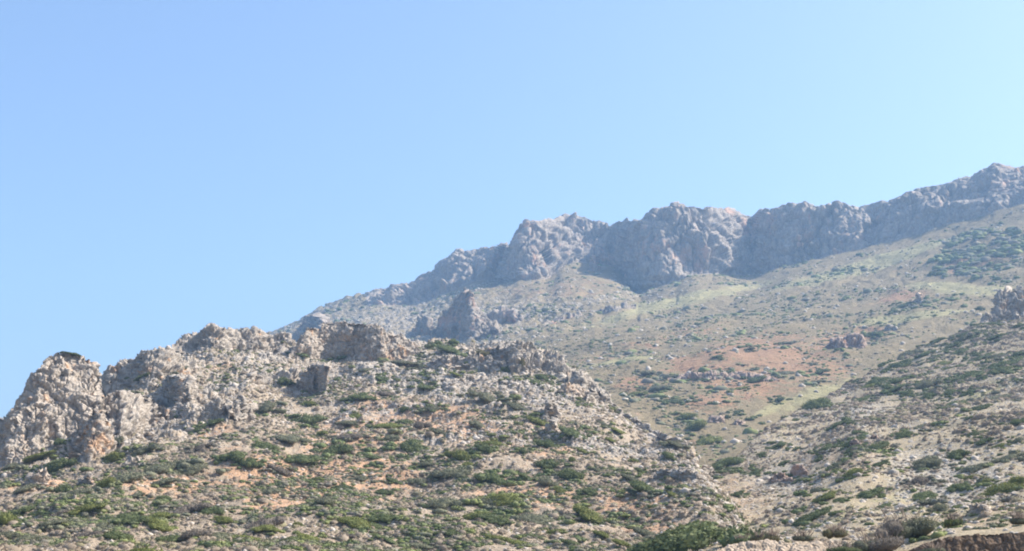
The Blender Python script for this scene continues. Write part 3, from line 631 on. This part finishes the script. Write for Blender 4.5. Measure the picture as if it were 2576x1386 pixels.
crop(0, [(190, 875, 200, 40, 'y', 'bright green bush at the very foot of the tall butte'), (320, 920, 200, 80, 'g', 'large green bush in front of the tall butte and its orange buttress'), (60, 920, 120, 40, 'k'), (690, 670, 60, 50, 'g', 'single round dark bush on the pale boulder slope right of the butte'), (690, 515, 120, 45, 'k', 'grey green bush on the saddle just right of the butte'),
  (620, 870, 130, 70, 'y'), (800, 830, 150, 60, 'k'), (1060, 940, 240, 65, 'k'), (1300, 850, 150, 90, 'g'), (1380, 900, 120, 80, 'g'), (1390, 630, 110, 45, 'g'), (880, 940, 200, 70, 'k'), (590, 1010, 120, 60, 'y'), (700, 970, 200, 80, 'k'), (450, 1050, 160, 60, 'k'), (350, 1040, 90, 70, 'g'),
  (140, 1040, 180, 40, 'k'), (900, 1000, 180, 50, 'k'), (900, 1095, 100, 35, 'g'), (480, 1145, 200, 60, 'y'), (130, 1160, 110, 50, 'g'), (700, 1210, 230, 60, 'g'), (860, 1190, 180, 50, 'y'), (870, 1255, 180, 60, 'y'), (640, 1345, 160, 60, 'g'), (40, 1200, 130, 90, 'y', 'big yellow green bush cut by the left edge near the bottom'),
  (1170, 1170, 160, 50, 'g'), (1240, 1215, 130, 45, 'y'), (280, 1230, 200, 45, 'k'), (1080, 1300, 180, 70, 'b'), (1200, 1320, 180, 60, 'k'), (1350, 1340, 170, 50, 'y'), (160, 1320, 200, 60, 'k'), (1180, 680, 100, 35, 'g'), (1090, 710, 90, 35, 'g'), (800, 430, 130, 30, 'g', 'dark bush in the shaded hollow under the knobbly crag'),
  (470, 1290, 150, 50, 'b'), (320, 1180, 120, 40, 'b'), (960, 1360, 160, 50, 'g'), (40, 1300, 120, 50, 'k'), (560, 1240, 120, 45, 'k'), (980, 1170, 100, 30, 'b'), (760, 1080, 110, 30, 'k'), (640, 780, 90, 60, 'k'), (330, 780, 60, 45, 'g', 'small dark bush growing on the lower face of the butte')], A)
crop(644, [(470, 825, 200, 65, 'g', 'darkest broad bush at the head of the orange earth strip'), (250, 880, 180, 60, 'g'), (740, 690, 170, 50, 'y'), (830, 670, 90, 40, 'g'), (860, 800, 180, 90, 'g', 'large dark bush right of the orange earth strip'), (150, 455, 80, 50, 'g'), (590, 540, 120, 45, 'g'), (490, 545, 80, 35, 'g'), (300, 570, 80, 30, 'y'), (60, 600, 160, 50, 'k'), (280, 650, 160, 80, 'g'),
  (200, 760, 160, 50, 'k'), (50, 800, 130, 55, 'g'), (360, 740, 80, 35, 'y'), (580, 985, 130, 38, 'k'), (760, 1000, 80, 35, 'g'), (900, 1000, 120, 45, 'k'), (490, 1035, 90, 32, 'g'), (700, 1052, 110, 45, 'g'), (380, 1110, 140, 55, 'k'), (340, 990, 80, 25, 'y'), (940, 905, 110, 35, 'k'), (1070, 950, 190, 80, 'k'), (1120, 850, 160, 70, 'y'),
  (1260, 820, 120, 50, 'g'), (1300, 980, 200, 90, 'g'), (1330, 1110, 180, 70, 'k'), (1190, 1190, 200, 55, 'y'), (1050, 1120, 170, 70, 'k'), (560, 1220, 200, 70, 'y'), (700, 1200, 160, 55, 'g'), (640, 1250, 120, 40, 'g'), (230, 1240, 60, 30, 'y'), (60, 1260, 140, 45, 'y'), (300, 1320, 180, 50, 'y'), (1080, 1290, 90, 45, 'g'), (720, 1330, 150, 30, 'g'), (80, 1050, 140, 50, 'k'),
  (20, 1090, 70, 40, 'g'), (520, 760, 130, 50, 'b'), (900, 690, 110, 50, 'b'), (1000, 730, 90, 40, 'k'), (1210, 700, 120, 45, 'k'), (1270, 535, 200, 55, 'k'), (1180, 905, 80, 30, 'y'), (650, 870, 80, 25, 'g'), (500, 690, 100, 35, 'k'), (560, 640, 80, 30, 'y'), (120, 930, 130, 50, 'b'), (1360, 1230, 120, 50, 'g'), (900, 1360, 170, 35, 'k'), (1340, 1320, 180, 45, 'y'),
  (200, 1340, 120, 40, 'g'), (480, 1300, 120, 40, 'b'), (820, 600, 60, 40, 'g'), (940, 600, 90, 35, 'g'), (740, 760, 110, 40, 'k'), (1060, 270, 200, 50, 'g', 'wide green bush along the crest right of the broad sheer cliff'), (1085, 240, 70, 30, 'g', 'small round bush on the skyline right of the broad sheer cliff'), (1300, 320, 200, 60, 'o', 'long olive bush under the jagged grey crag'),
  (480, 318, 80, 20, 'g', 'dark bush against the foot of the broad sheer cliff'), (250, 305, 110, 22, 'g', 'dark flat bush at the left foot of the broad sheer cliff'), (1380, 380, 60, 50, 'g'), (600, 385, 110, 25, 'k'), (700, 440, 110, 30, 'g'), (930, 490, 130, 35, 'g'), (820, 350, 180, 30, 'k'), (170, 460, 60, 40, 'g')], A)
crop(1288, [(40, 350, 60, 90, 'o', 'tall olive bush in the hollow under the jagged grey crag'), (160, 430, 110, 45, 'g'), (370, 545, 45, 30, 'y'), (580, 600, 110, 45, 'y', 'bright green bush on the ridge edge above the gully'), (190, 790, 130, 70, 'g'), (330, 735, 150, 50, 'g'), (540, 770, 80, 25, 'y'), (390, 835, 80, 30, 'y'), (330, 880, 50, 35, 'y'),
  (210, 900, 160, 70, 'g'), (310, 960, 160, 80, 'g'), (180, 1000, 140, 60, 'k'), (260, 1055, 80, 35, 'y'), (440, 1065, 110, 45, 'g'), (720, 1020, 200, 90, 'g', 'wide dark bush left of the low broken grey ledge'), (650, 980, 100, 40, 'k'), (890, 1070, 70, 30, 'y'), (790, 1145, 90, 40, 'g'), (370, 1090, 80, 45, 'g'), (680, 890, 70, 25, 'y'), (430, 1190, 240, 70, 'y'), (150, 1215, 250, 50, 'k'),
  (230, 1285, 120, 35, 'y'), (110, 1305, 100, 30, 'g'), (500, 1300, 130, 45, 'y'), (30, 1340, 120, 50, 'y'), (740, 1290, 150, 60, 'k'), (480, 940, 110, 40, 'k'), (870, 990, 80, 40, 'g'), (700, 940, 70, 25, 'g'), (120, 670, 150, 40, 'y'), (30, 590, 120, 40, 'k'), (500, 680, 90, 40, 'k'), (60, 830, 80, 40, 'g'), (620, 1350, 160, 40, 'y'), (330, 1350, 160, 40, 'g'), (860, 870, 90, 40, 'g'),
  (910, 800, 130, 35, 'k'), (880, 1240, 80, 30, 'k'), (60, 970, 90, 40, 'g')], A)
crop(1288, [(1200, 865, 190, 70, 'g', 'broad dark bush at the top of the gravel slope beside the gully mouth'), (1380, 850, 60, 35, 'g'), (1350, 950, 130, 32, 'g', 'dark flat bush left of the pinkish boulders'), (1190, 935, 90, 26, 'g'), (1240, 1068, 80, 32, 'g'), (1120, 1135, 150, 50, 'g', 'rounded green bush at the gully mouth below the gravel'), (970, 1265, 190, 65, 'g', 'big dome shaped green bush in the lower middle'),
  (1150, 1190, 120, 30, 'y'), (1100, 1260, 100, 25, 'k')], S)
crop(1288, [(900, 555, 140, 30, 'g'), (1160, 400, 110, 35, 'g'), (800, 490, 120, 40, 'k'), (1190, 648, 40, 30, 'g', 'round dark bush beside the reddish boulder'), (1010, 700, 160, 60, 'y'), (1080, 780, 160, 60, 'y'), (960, 640, 120, 40, 'y'), (740, 405, 100, 30, 'k'), (1060, 420, 100, 30, 'k'), (1330, 440, 130, 40, 'g'), (1250, 485, 90, 25, 'y'), (1140, 310, 80, 16, 'g'), (1320, 265, 70, 22, 'k'), (1240, 615, 70, 20, 'g'), (690, 520, 110, 30, 'y'), (860, 420, 90, 30, 'k')], M)
crop(1932, [(230, 1195, 250, 70, 'g', 'long dark green bush rising to the right above the pale bank'), (540, 1070, 150, 45, 'g'), (610, 1040, 90, 35, 'g'), (860, 900, 180, 70, 'k'), (1040, 850, 140, 50, 'g'), (1130, 935, 150, 40, 'k'), (840, 1000, 140, 50, 'b'), (1040, 1045, 130, 42, 'g', 'oval green bush left of the bright green thicket'),
  (1290, 1045, 240, 80, 'y', 'widest bright green thicket near the right edge'), (1210, 1000, 80, 40, 'y'), (1370, 1010, 100, 60, 'y'), (1340, 870, 160, 36, 'k'), (850, 1085, 160, 40, 'g'), (900, 1110, 120, 35, 'k'), (470, 960, 120, 45, 'y'), (330, 1085, 180, 45, 'y'), (600, 910, 120, 26, 'g'), (470, 775, 120, 40, 'g'), (310, 820, 120, 36, 'g'), (700, 450, 140, 40, 'g'), (700, 490, 120, 36, 'g'), (820, 470, 90, 32, 'g'),
  (380, 690, 130, 26, 'g'), (570, 665, 110, 26, 'g'), (770, 518, 90, 34, 'g'), (880, 530, 90, 34, 'g'), (1000, 510, 110, 34, 'g'), (1110, 510, 100, 30, 'g'), (1020, 572, 130, 34, 'g'), (1150, 592, 130, 40, 'g'), (1250, 540, 150, 34, 'k'), (1370, 675, 110, 45, 'g'), (1140, 735, 100, 36, 'g'), (1240, 735, 100, 36, 'b'), (740, 740, 110, 28, 'g'), (1180, 790, 90, 26, 'g'), (1280, 802, 90, 20, 'y'),
  (1390, 775, 80, 30, 'k'), (60, 800, 120, 34, 'g'), (80, 905, 80, 26, 'g'), (270, 882, 50, 24, 'g'), (160, 992, 80, 28, 'g'), (250, 986, 100, 20, 'y'), (400, 905, 90, 40, 'k'), (150, 830, 60, 24, 'g'), (590, 805, 160, 36, 'g'), (460, 822, 110, 30, 'g'), (850, 700, 130, 24, 'k'), (640, 1130, 80, 22, 'g'), (780, 1150, 90, 24, 'k'), (960, 1155, 130, 34, 'k'), (1060, 1140, 70, 22, 'g'), (1170, 1112, 90, 22, 'g'),
  (1130, 980, 110, 26, 'y'), (70, 1155, 60, 22, 'g'), (400, 1100, 80, 26, 'g'), (550, 480, 90, 22, 'y'), (490, 445, 60, 20, 'g'), (520, 545, 80, 20, 'g'), (1290, 380, 120, 30, 'g'), (1160, 320, 130, 30, 'g'), (1380, 300, 90, 30, 'g'), (1000, 260, 110, 26, 'g'), (930, 210, 110, 22, 'g'), (1100, 180, 120, 28, 'g'), (1240, 210, 110, 24, 'g'), (1390, 140, 80, 26, 'g'), (870, 300, 120, 24, 'g'), (1080, 415, 90, 24, 'g'), (960, 350, 110, 22, 'y')], S)
crop(1932, [(60, 545, 90, 40, 'g', 'round dark bush at the left end of the yellow valley field'), (380, 250, 120, 34, 'g'), (290, 400, 90, 28, 'g'), (90, 400, 130, 34, 'k'), (240, 350, 60, 18, 'k'), (590, 180, 90, 40, 'g', 'dark green bush beside the round grey boulder on the far slope'), (740, 30, 110, 26, 'g'), (1170, 45, 50, 30, 'g', 'small dark bush just left of the large right edge outcrop'), (700, 60, 70, 22, 'g'), (100, 235, 80, 18, 'k'), (250, 450, 90, 24, 'k')], M)
for (x, y, w, h) in [(2345, 693, 22, 14), (2362, 692, 24, 16)]:
    put_shrub(M, x, y, w, h, 'g' if x < 2350 else 'y', ['dark round bush on the pale crest above the yellow meadow', 'yellowish round bush touching the dark one above the yellow meadow'][x > 2350])
# butte top bush
def free_shrub(x, y, r, w, h, t, label):
    p = pt(x, y, r); o = link('shrub', PROTO[t][1]); m = r/F
    o.scale = (w*m/2, w*m/3, h*m); o.location = p; o.rotation_euler = (0, .12, 0); tag(o, label, 'shrub'); return o
# random individuals (each copy shares its source's mesh)
def rnd_shrubs(sh, n, dens, types, wr, hz=1.):
    q, nn, ii, jj = sh.samples(n, dens)
    for a in range(n):
        X_, Y_ = sh.X[ii[a], jj[a]], sh.Y[ii[a], jj[a]]
        w_m = rng.uniform(*wr); d = math.hypot(q[a][0], q[a][1]); w = w_m/d*F
        o = put_shrub(sh, X_, Y_, w, w*rng.uniform(.25, .4), types[rng.integers(len(types))])
nhand = len(SHR)
left = 296-nhand
up = blobs(S.X, S.Y, [(2480, 900, 260, 110, 15)])+.12
rnd_shrubs(S, int(left*.6), up, 'gggk', (5, 9))
rnd_shrubs(A, left-int(left*.6), (1-A.masks['rockf'])*.9+.1, 'gkkyb', (3, 5))
# the tall twiggy thicket and the tamarisks above the banks
def twigs_mesh(seed, h, w, n=40):
    r = np.random.default_rng(seed); V = []; Fq = []
    for i in range(n):
        a = r.uniform(0, 2*math.pi); p0 = np.array([r.uniform(-.25, .25)*w, r.uniform(-.2, .2)*w, 0]); d = np.array([math.cos(a)*w*.45, math.sin(a)*w*.3, h*r.uniform(.6, 1.0)])
        prev = None; rad = .035
        for t in np.linspace(0, 1, 5):
            c = p0+d*t+np.array([r.normal(), r.normal(), 0])*.06*t*w*.4; q = rad*(1-.7*t)
            ring = [c+q*np.array([math.cos(b), math.sin(b), 0]) for b in (0, 2.1, 4.2)]
            k = len(V); V += ring
            if prev is not None:
                for e in range(3): Fq.append((prev+e, prev+(e+1) % 3, k+(e+1) % 3, k+e))
            prev = k
    return mesh_np('branches', np.array(V), np.array(Fq), M_twig)
def bush(x, y, r, w, h, t, label, seed, lean=0., extra=None):
    """w,h in photo units; foliage built of several crowns, with bare branches inside"""
    m = r/F; p = pt(x, y, r); root = bpy.data.objects.new('bush', None); C.objects.link(root); root.location = p
    tag(root, label, 'bush')
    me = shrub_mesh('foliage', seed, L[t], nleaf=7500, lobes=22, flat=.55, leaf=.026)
    f = link('foliage', me, root); f.scale = (w*m/2, w*m/2*.8, h*m*.95); f.rotation_euler = (0, lean, 0)
    if extra:
        me2 = shrub_mesh('dry_foliage', seed+3, L[extra], nleaf=2600, lobes=7, flat=.8, leaf=.02)
        g = link('dry_foliage', me2, root); g.scale = (w*m*.36, w*m*.3, h*m*.72); g.location = (-w*m*.30, -.12*w*m, 0); g.rotation_euler = (0, lean, .4)
    b = link('branches', twigs_mesh(seed, h*m*.98, w*m*.8), root)
    return root
bush(2290, 1350, 72, 175, 84, 'k', 'tall dark thicket standing between the two earth banks', 301, -.25, 'b')
bush(2205, 1388, 68, 150, 62, 'b', 'grey twiggy thicket on the slope left of the tall dark one', 302, -.2, 'k')
bush(2120, 1392, 66, 110, 34, 'g', 'low dark bush at the bottom edge between the banks', 303)
bush(2105, 1350, 77, 66, 36, 'o', 'olive tamarisk bush above the right end of the pale bank', 304, 0, 'o')
bush(2020, 1360, 77, 56, 28, 'k', 'grey bush in the middle of the pale bank rim', 305)
bush(1945, 1362, 77, 44, 34, 'o', 'olive brown tamarisk on the left part of the pale bank rim', 306, 0, 'o')
bush(1905, 1362, 78, 44, 30, 'o', 'smaller olive tamarisk touching its larger neighbour on the pale bank', 307)
bush(1865, 1366, 80, 44, 26, 'g', 'dark green bush at the left end of the pale bank', 308)
bush(2400, 1322, 62, 54, 34, 'g', 'dark bush with yellow tips on the sandy rim', 309, -.2, 'y')
bush(2570, 1318, 60, 60, 36, 'k', 'grey green bush at the right edge above the brown bank', 310)
bush(2350, 1392, 55, 60, 30, 'k', 'grey bush hanging at the left end of the brown bank', 311)
bv = np.array([v.co[:] for v in BUTTE.data.vertices])+np.array(BUTTE.location); bx, by = proj(bv)
for q_, (x_, w_) in enumerate([(168, 26), (192, 34)]):
    sel = np.where(np.abs(bx-x_) < 7)[0]; k_ = sel[np.argmin(by[sel])]; m_ = bv[k_, 1]/F
    o = link('shrub', PROTO['g'][q_]); o.scale = (w_*m_*.62, w_*m_*.45, w_*m_*.42); o.location = (bv[k_, 0], bv[k_, 1]+.2, bv[k_, 2]-w_*m_*.12); o.rotation_euler = (0, .12, .5*q_)
    tag(o, ['small round bush on the very top of the tall butte', 'wider low bush on the top of the tall butte, just right of the small one'][q_], 'shrub')
# ------------------------------------------------------------------ countless small cushions and stones
def scatter(name, parts, proto_fn, mat, nvar=6):
    """parts: list of (pos, size, rnd)"""
    Vs, Fs, Rs = [], [], []; off = 0
    protos = [proto_fn(i) for i in range(nvar)]
    for (pos, size, rn) in parts:
        n = len(pos); var = rng.integers(nvar, size=n)
        for v in range(nvar):
            sel = np.where(var == v)[0]
            if not len(sel): continue
            pv, pf = protos[v]; a = rng.uniform(0, 2*math.pi, len(sel)); ca, sa = np.cos(a), np.sin(a)
            sc = size[sel][:, None, None]*np.array([1, 1, 1])*rng.uniform(.75, 1.25, (len(sel), 1, 3))
            q = pv[None]*sc
            x = q[..., 0]*ca[:, None]-q[..., 1]*sa[:, None]; y = q[..., 0]*sa[:, None]+q[..., 1]*ca[:, None]
            q = np.stack([x, y, q[..., 2]], -1)+pos[sel][:, None]
            k = pf[None]+(np.arange(len(sel))*len(pv))[:, None, None]+off
            off += len(sel)*len(pv); Vs.append(q.reshape(-1, 3)); Fs.append(k.reshape(-1, 3)); Rs.append(np.repeat(rn[sel], len(pv)))
    return link(name, mesh_np(name, np.concatenate(Vs), np.concatenate(Fs), mat, dict(rnd=np.concatenate(Rs))))
def ico(sub, seed, amp, zf=1., clipz=None):
    import bmesh
    b = bmesh.new(); bmesh.ops.create_icosphere(b, subdivisions=sub, radius=1)
    V = np.array([v.co[:] for v in b.verts]); Fc = np.array([[v.index for v in f.verts] for f in b.faces]); b.free()
    r = np.random.default_rng(seed)
    V *= (1+amp*r.uniform(-1, 1, len(V)))[:, None]; V[:, 2] *= zf
    if clipz is not None: V[:, 2] = np.maximum(V[:, 2], clipz)
    return V, Fc
def tuft(seed):
    V, Fc = ico(2, seed, .2, .75)
    r = np.random.default_rng(seed); keep = V[Fc].mean(1)[:, 2] > -.2; Fc = Fc[keep]
    n = 26; d = r.normal(size=(n, 3)); d[:, 2] = np.abs(d[:, 2]); d /= np.linalg.norm(d, axis=1)[:, None]
    t = r.normal(size=(n, 3)); t = np.cross(d, t); t /= np.linalg.norm(t, axis=1)[:, None]
    T = np.stack([d*.8-t*.16, d*.8+t*.16, d*1.25*np.array([1, 1, .85])], 1).reshape(-1, 3)
    return np.concatenate([V, T]), np.concatenate([Fc, np.arange(3*n).reshape(-1, 3)+len(V)])
nA = fbm(A.P/9.+31, 3); nS_ = fbm(S.P/11.+31, 3); nM_ = (fbm(M.P/40.+31, 3)+.35)*(1-.85*blobs(M.X, M.Y, [(2430, 724, 150, 22, -5), (2060, 990, 120, 20, 17), (1700, 765, 240, 17, 13)]))-.35
def smp(sh, n, dens, lo, hi, sink=.1):
    q, nn, i, j = sh.samples(n, np.clip(dens, 0, None)); s = lo+(hi-lo)*rng.random(n)**2
    q = q.copy(); q[:, 2] -= sink*s
    return q, s, rng.random(n)
rf = A.masks['rockf']
sm = [smp(A, 26000, (1-.8*rf)*(.45+nA), .12, .42), smp(A, 2000, .2+0*rf, .3, .7), smp(S, 16000, .3+nS_, .10, .40), smp(S, 3500, (.15+nS_)*(S.Y < 1120), .3, .9)]
o = scatter('small_cushion_shrubs', sm, tuft, M_small); tag(o, kind='stuff')
sm = [smp(M, 18000, (.35+nM_)*(1-M.masks['cliff'])*(M.P[..., 1] < 1100), .35, 1.0), smp(M, 6000, (.1+nM_)*(1-M.masks['cliff']), .7, 1.9), smp(M, 1200, np.clip(nM_, 0, 1)*(1-M.masks['cliff']), 1.6, 3.4), smp(M, 420, blobs(M.X, M.Y, [(2500, 635, 120, 34, 15), (2420, 675, 60, 14, 10), (2440, 600, 60, 12, 20)])*(.5+fbm(M.P/20., 2)), 1.8, 4.2)]
o = scatter('distant_scrub', sm, lambda i: ico(2, i, .25, .6), M_scrub); tag(o, kind='stuff')
st = [smp(A, 48000, rf*.9+.16, .09, .36, .2), smp(A, 2400, rf**2+.01, .3, .8, .3), smp(S, 22000, .3+S.masks['m_rock'], .08, .3, .2), smp(S, 500, (.1+S.masks['m_rock'])*(S.P[..., 1] > 125), .3, .8), smp(M, 9000, (.08+M.masks['m_rock'])*(1-M.masks['cliff'])*(M.P[..., 1] < 1600), .4, 1.7)]
o = scatter('loose_stones', st, lambda i: ico(1, 50+i, .28, .75), M_stone); tag(o, kind='stuff')
# green scrub filling in between and around the larger bushes (thousands of plants)
sat_p, sat_s, sat_r = [], [], []
for (o, t, rg_, w_) in SHR:
    sx, sy = o.scale[0], o.scale[1]; c, s_ = math.cos(o.rotation_euler[2]), math.sin(o.rotation_euler[2])
    n = int(rng.integers(5, 15)); loc = np.array(o.location); dist = math.hypot(loc[0], loc[1])
    sh = min((A, S, M), key=lambda q: abs(q.at(*proj(loc[None]+0)[0:2] if False else (float(proj(loc)[0]), float(proj(loc)[1])))[0][1]-loc[1]))
    x0, y0 = proj(loc)
    for _ in range(n):
        a_ = rng.uniform(0, 2*math.pi); q = rng.uniform(.8, 1.45)
        X_ = x0+math.cos(a_)*q*sx/dist*F; Y_ = y0+math.sin(a_)*q*sy*.30/dist*F-sx*.06/dist*F
        p, _k = sh.at(X_, Y_)
        if abs(p[1]-loc[1]) > 5*sx+2: continue
        sat_p.append(p); sat_s.append(min(1.6, sx*rng.uniform(.16, .42))); sat_r.append({'g': .2, 'y': .45, 'k': .62, 'b': .8, 'o': .55}[t]+rng.uniform(-.12, .12))
sat = (np.array(sat_p), np.array(sat_s), np.array(sat_r))
def bigtuft(seed):
    r = np.random.default_rng(900+seed); Vs, Fs = [], []; off = 0
    for i in range(4):
        V, Fc = ico(2, seed*7+i, .16, .6); s_ = r.uniform(.35, .6)
        V = V*s_+np.array([r.uniform(-.6, .6), r.uniform(-.5, .5), .1]); Vs.append(V); Fs.append(Fc+off); off += len(V)
    n = 120; k = r.integers(4, size=n); d = r.normal(size=(n, 3)); d[:, 2] = np.abs(d[:, 2]); d /= np.linalg.norm(d, axis=1)[:, None]
    cen = np.array([v.mean(0) for v in Vs])[k]; t = np.cross(d, r.normal(size=(n, 3))); t /= np.linalg.norm(t, axis=1)[:, None]
    b_ = cen+d*.42*np.array([1, 1, .65])
    T = np.stack([b_-t*.07, b_+t*.07, b_+d*.16], 1).reshape(-1, 3)
    Vs.append(T); Fs.append(np.arange(3*n).reshape(-1, 3)+off)
    return np.concatenate(Vs), np.concatenate(Fs)

nG = fbm(A.P/13.+77, 3); hA = (1386-A.Y)/(1386-np.minimum(yA(A.X), 1380))
nG2 = fbm(S.P/14.+77, 3); nG3 = fbm(M.P/45.+77, 3)*(1-blobs(M.X, M.Y, [(2430, 724, 150, 22, -5), (2060, 990, 120, 20, 17), (1700, 765, 240, 17, 13)]))
upS = blobs(S.X, S.Y, [(2480, 900, 280, 120, 15), (2150, 1150, 120, 60, 20)])
sb = [sat, smp(A, 16000, np.clip(nG+.16-.25*rf, 0, 1)*(.45+1.1*smooth(hA, .5, .1)), .2, .85), smp(A, 1100, rf*np.clip(nG, 0, 1), .35, 1.0),
      smp(S, 2700, upS*(.15+nG2)+.10*np.clip(nG2, 0, 1), .4, 1.2), smp(S, 900, blobs(S.X, S.Y, [(2420, 1310, 260, 26, 0), (1950, 1340, 260, 22, 5)])*(.4+nG2), .12, .4), smp(M, 1500, np.clip(nG3, 0, 1)*(1-M.masks['cliff'])*(M.P[..., 1] < 900)*(.4+2.*np.clip(M.masks['m_veg'], 0, 1)), .8, 2.2)]
o = scatter('green_scrub', sb, bigtuft, M_scrub); tag(o, kind='stuff')
# ------------------------------------------------------------------ haze, sky, sun, camera
import mathutils
SUN_AZ, SUN_EL = 77., 43.            # degrees clockwise from the view direction (+Y), and above the horizon
bm_v = np.array([(x, y, z) for x in (-2600, 2900) for y in (-300, 2700) for z in (-16, 620)], float)
hf = np.array([(0, 1, 3, 2), (4, 6, 7, 5), (0, 4, 5, 1), (2, 3, 7, 6), (0, 2, 6, 4), (1, 5, 7, 3)])
hm = bpy.data.materials.new('haze_air'); hm.use_nodes = True; t = hm.node_tree; t.nodes.clear()
ho = t.nodes.new('ShaderNodeOutputMaterial'); pv = t.nodes.new('ShaderNodeVolumePrincipled')
pv.inputs['Color'].default_value = (.36, .62, 1, 1); pv.inputs['Density'].default_value = .00020; pv.inputs['Anisotropy'].default_value = .2
t.links.new(pv.outputs[0], ho.inputs['Volume'])
hz = link('haze', mesh_np('haze', bm_v, hf, hm)); tag(hz, kind='stuff')
w = bpy.data.worlds.new('World'); bpy.context.scene.world = w; w.use_nodes = True
nt = w.node_tree; bg = nt.nodes['Background']; sk = nt.nodes.new('ShaderNodeTexSky'); sk.sky_type = 'NISHITA'; sk.sun_disc = False
sk.sun_elevation = math.radians(SUN_EL); sk.sun_rotation = math.radians(SUN_AZ); sk.air_density = 1.0; sk.dust_density = 2.9; sk.ozone_density = 4.0
nt.links.new(sk.outputs[0], bg.inputs[0]); bg.inputs[1].default_value = .125
sl = bpy.data.lights.new('sun', 'SUN'); sl.energy = 5.0; sl.angle = math.radians(.53); sl.color = (1, .93, .83)
so = bpy.data.objects.new('sun', sl); C.objects.link(so)
a, e = math.radians(SUN_AZ), math.radians(SUN_EL)
sd = mathutils.Vector((math.sin(a)*math.cos(e), math.cos(a)*math.cos(e), math.sin(e)))
so.rotation_euler = sd.to_track_quat('Z', 'Y').to_euler()
cam = bpy.data.cameras.new('camera'); co = bpy.data.objects.new('camera', cam); C.objects.link(co)
cam.sensor_fit = 'HORIZONTAL'; cam.angle = HFOV; cam.clip_start = .5; cam.clip_end = 30000
co.location = (0, 0, CAMZ); co.rotation_euler = (math.pi/2+PITCH, 0, 0)
sc = bpy.context.scene; sc.camera = co
sc.view_settings.view_transform = 'Standard'; sc.view_settings.look = 'None'; sc.view_settings.exposure = .94; sc.view_settings.gamma = 1
sc.render.engine = 'CYCLES'; sc.cycles.max_bounces = 5; sc.cycles.volume_bounces = 1; sc.cycles.transparent_max_bounces = 8
sc.cycles.diffuse_bounces = 3; sc.cycles.use_denoising = True
sc.cycles.pixel_filter_type = 'BLACKMAN_HARRIS'; sc.cycles.filter_width = 2.0
print('shrubs', len(SHR), 'hand', nhand)
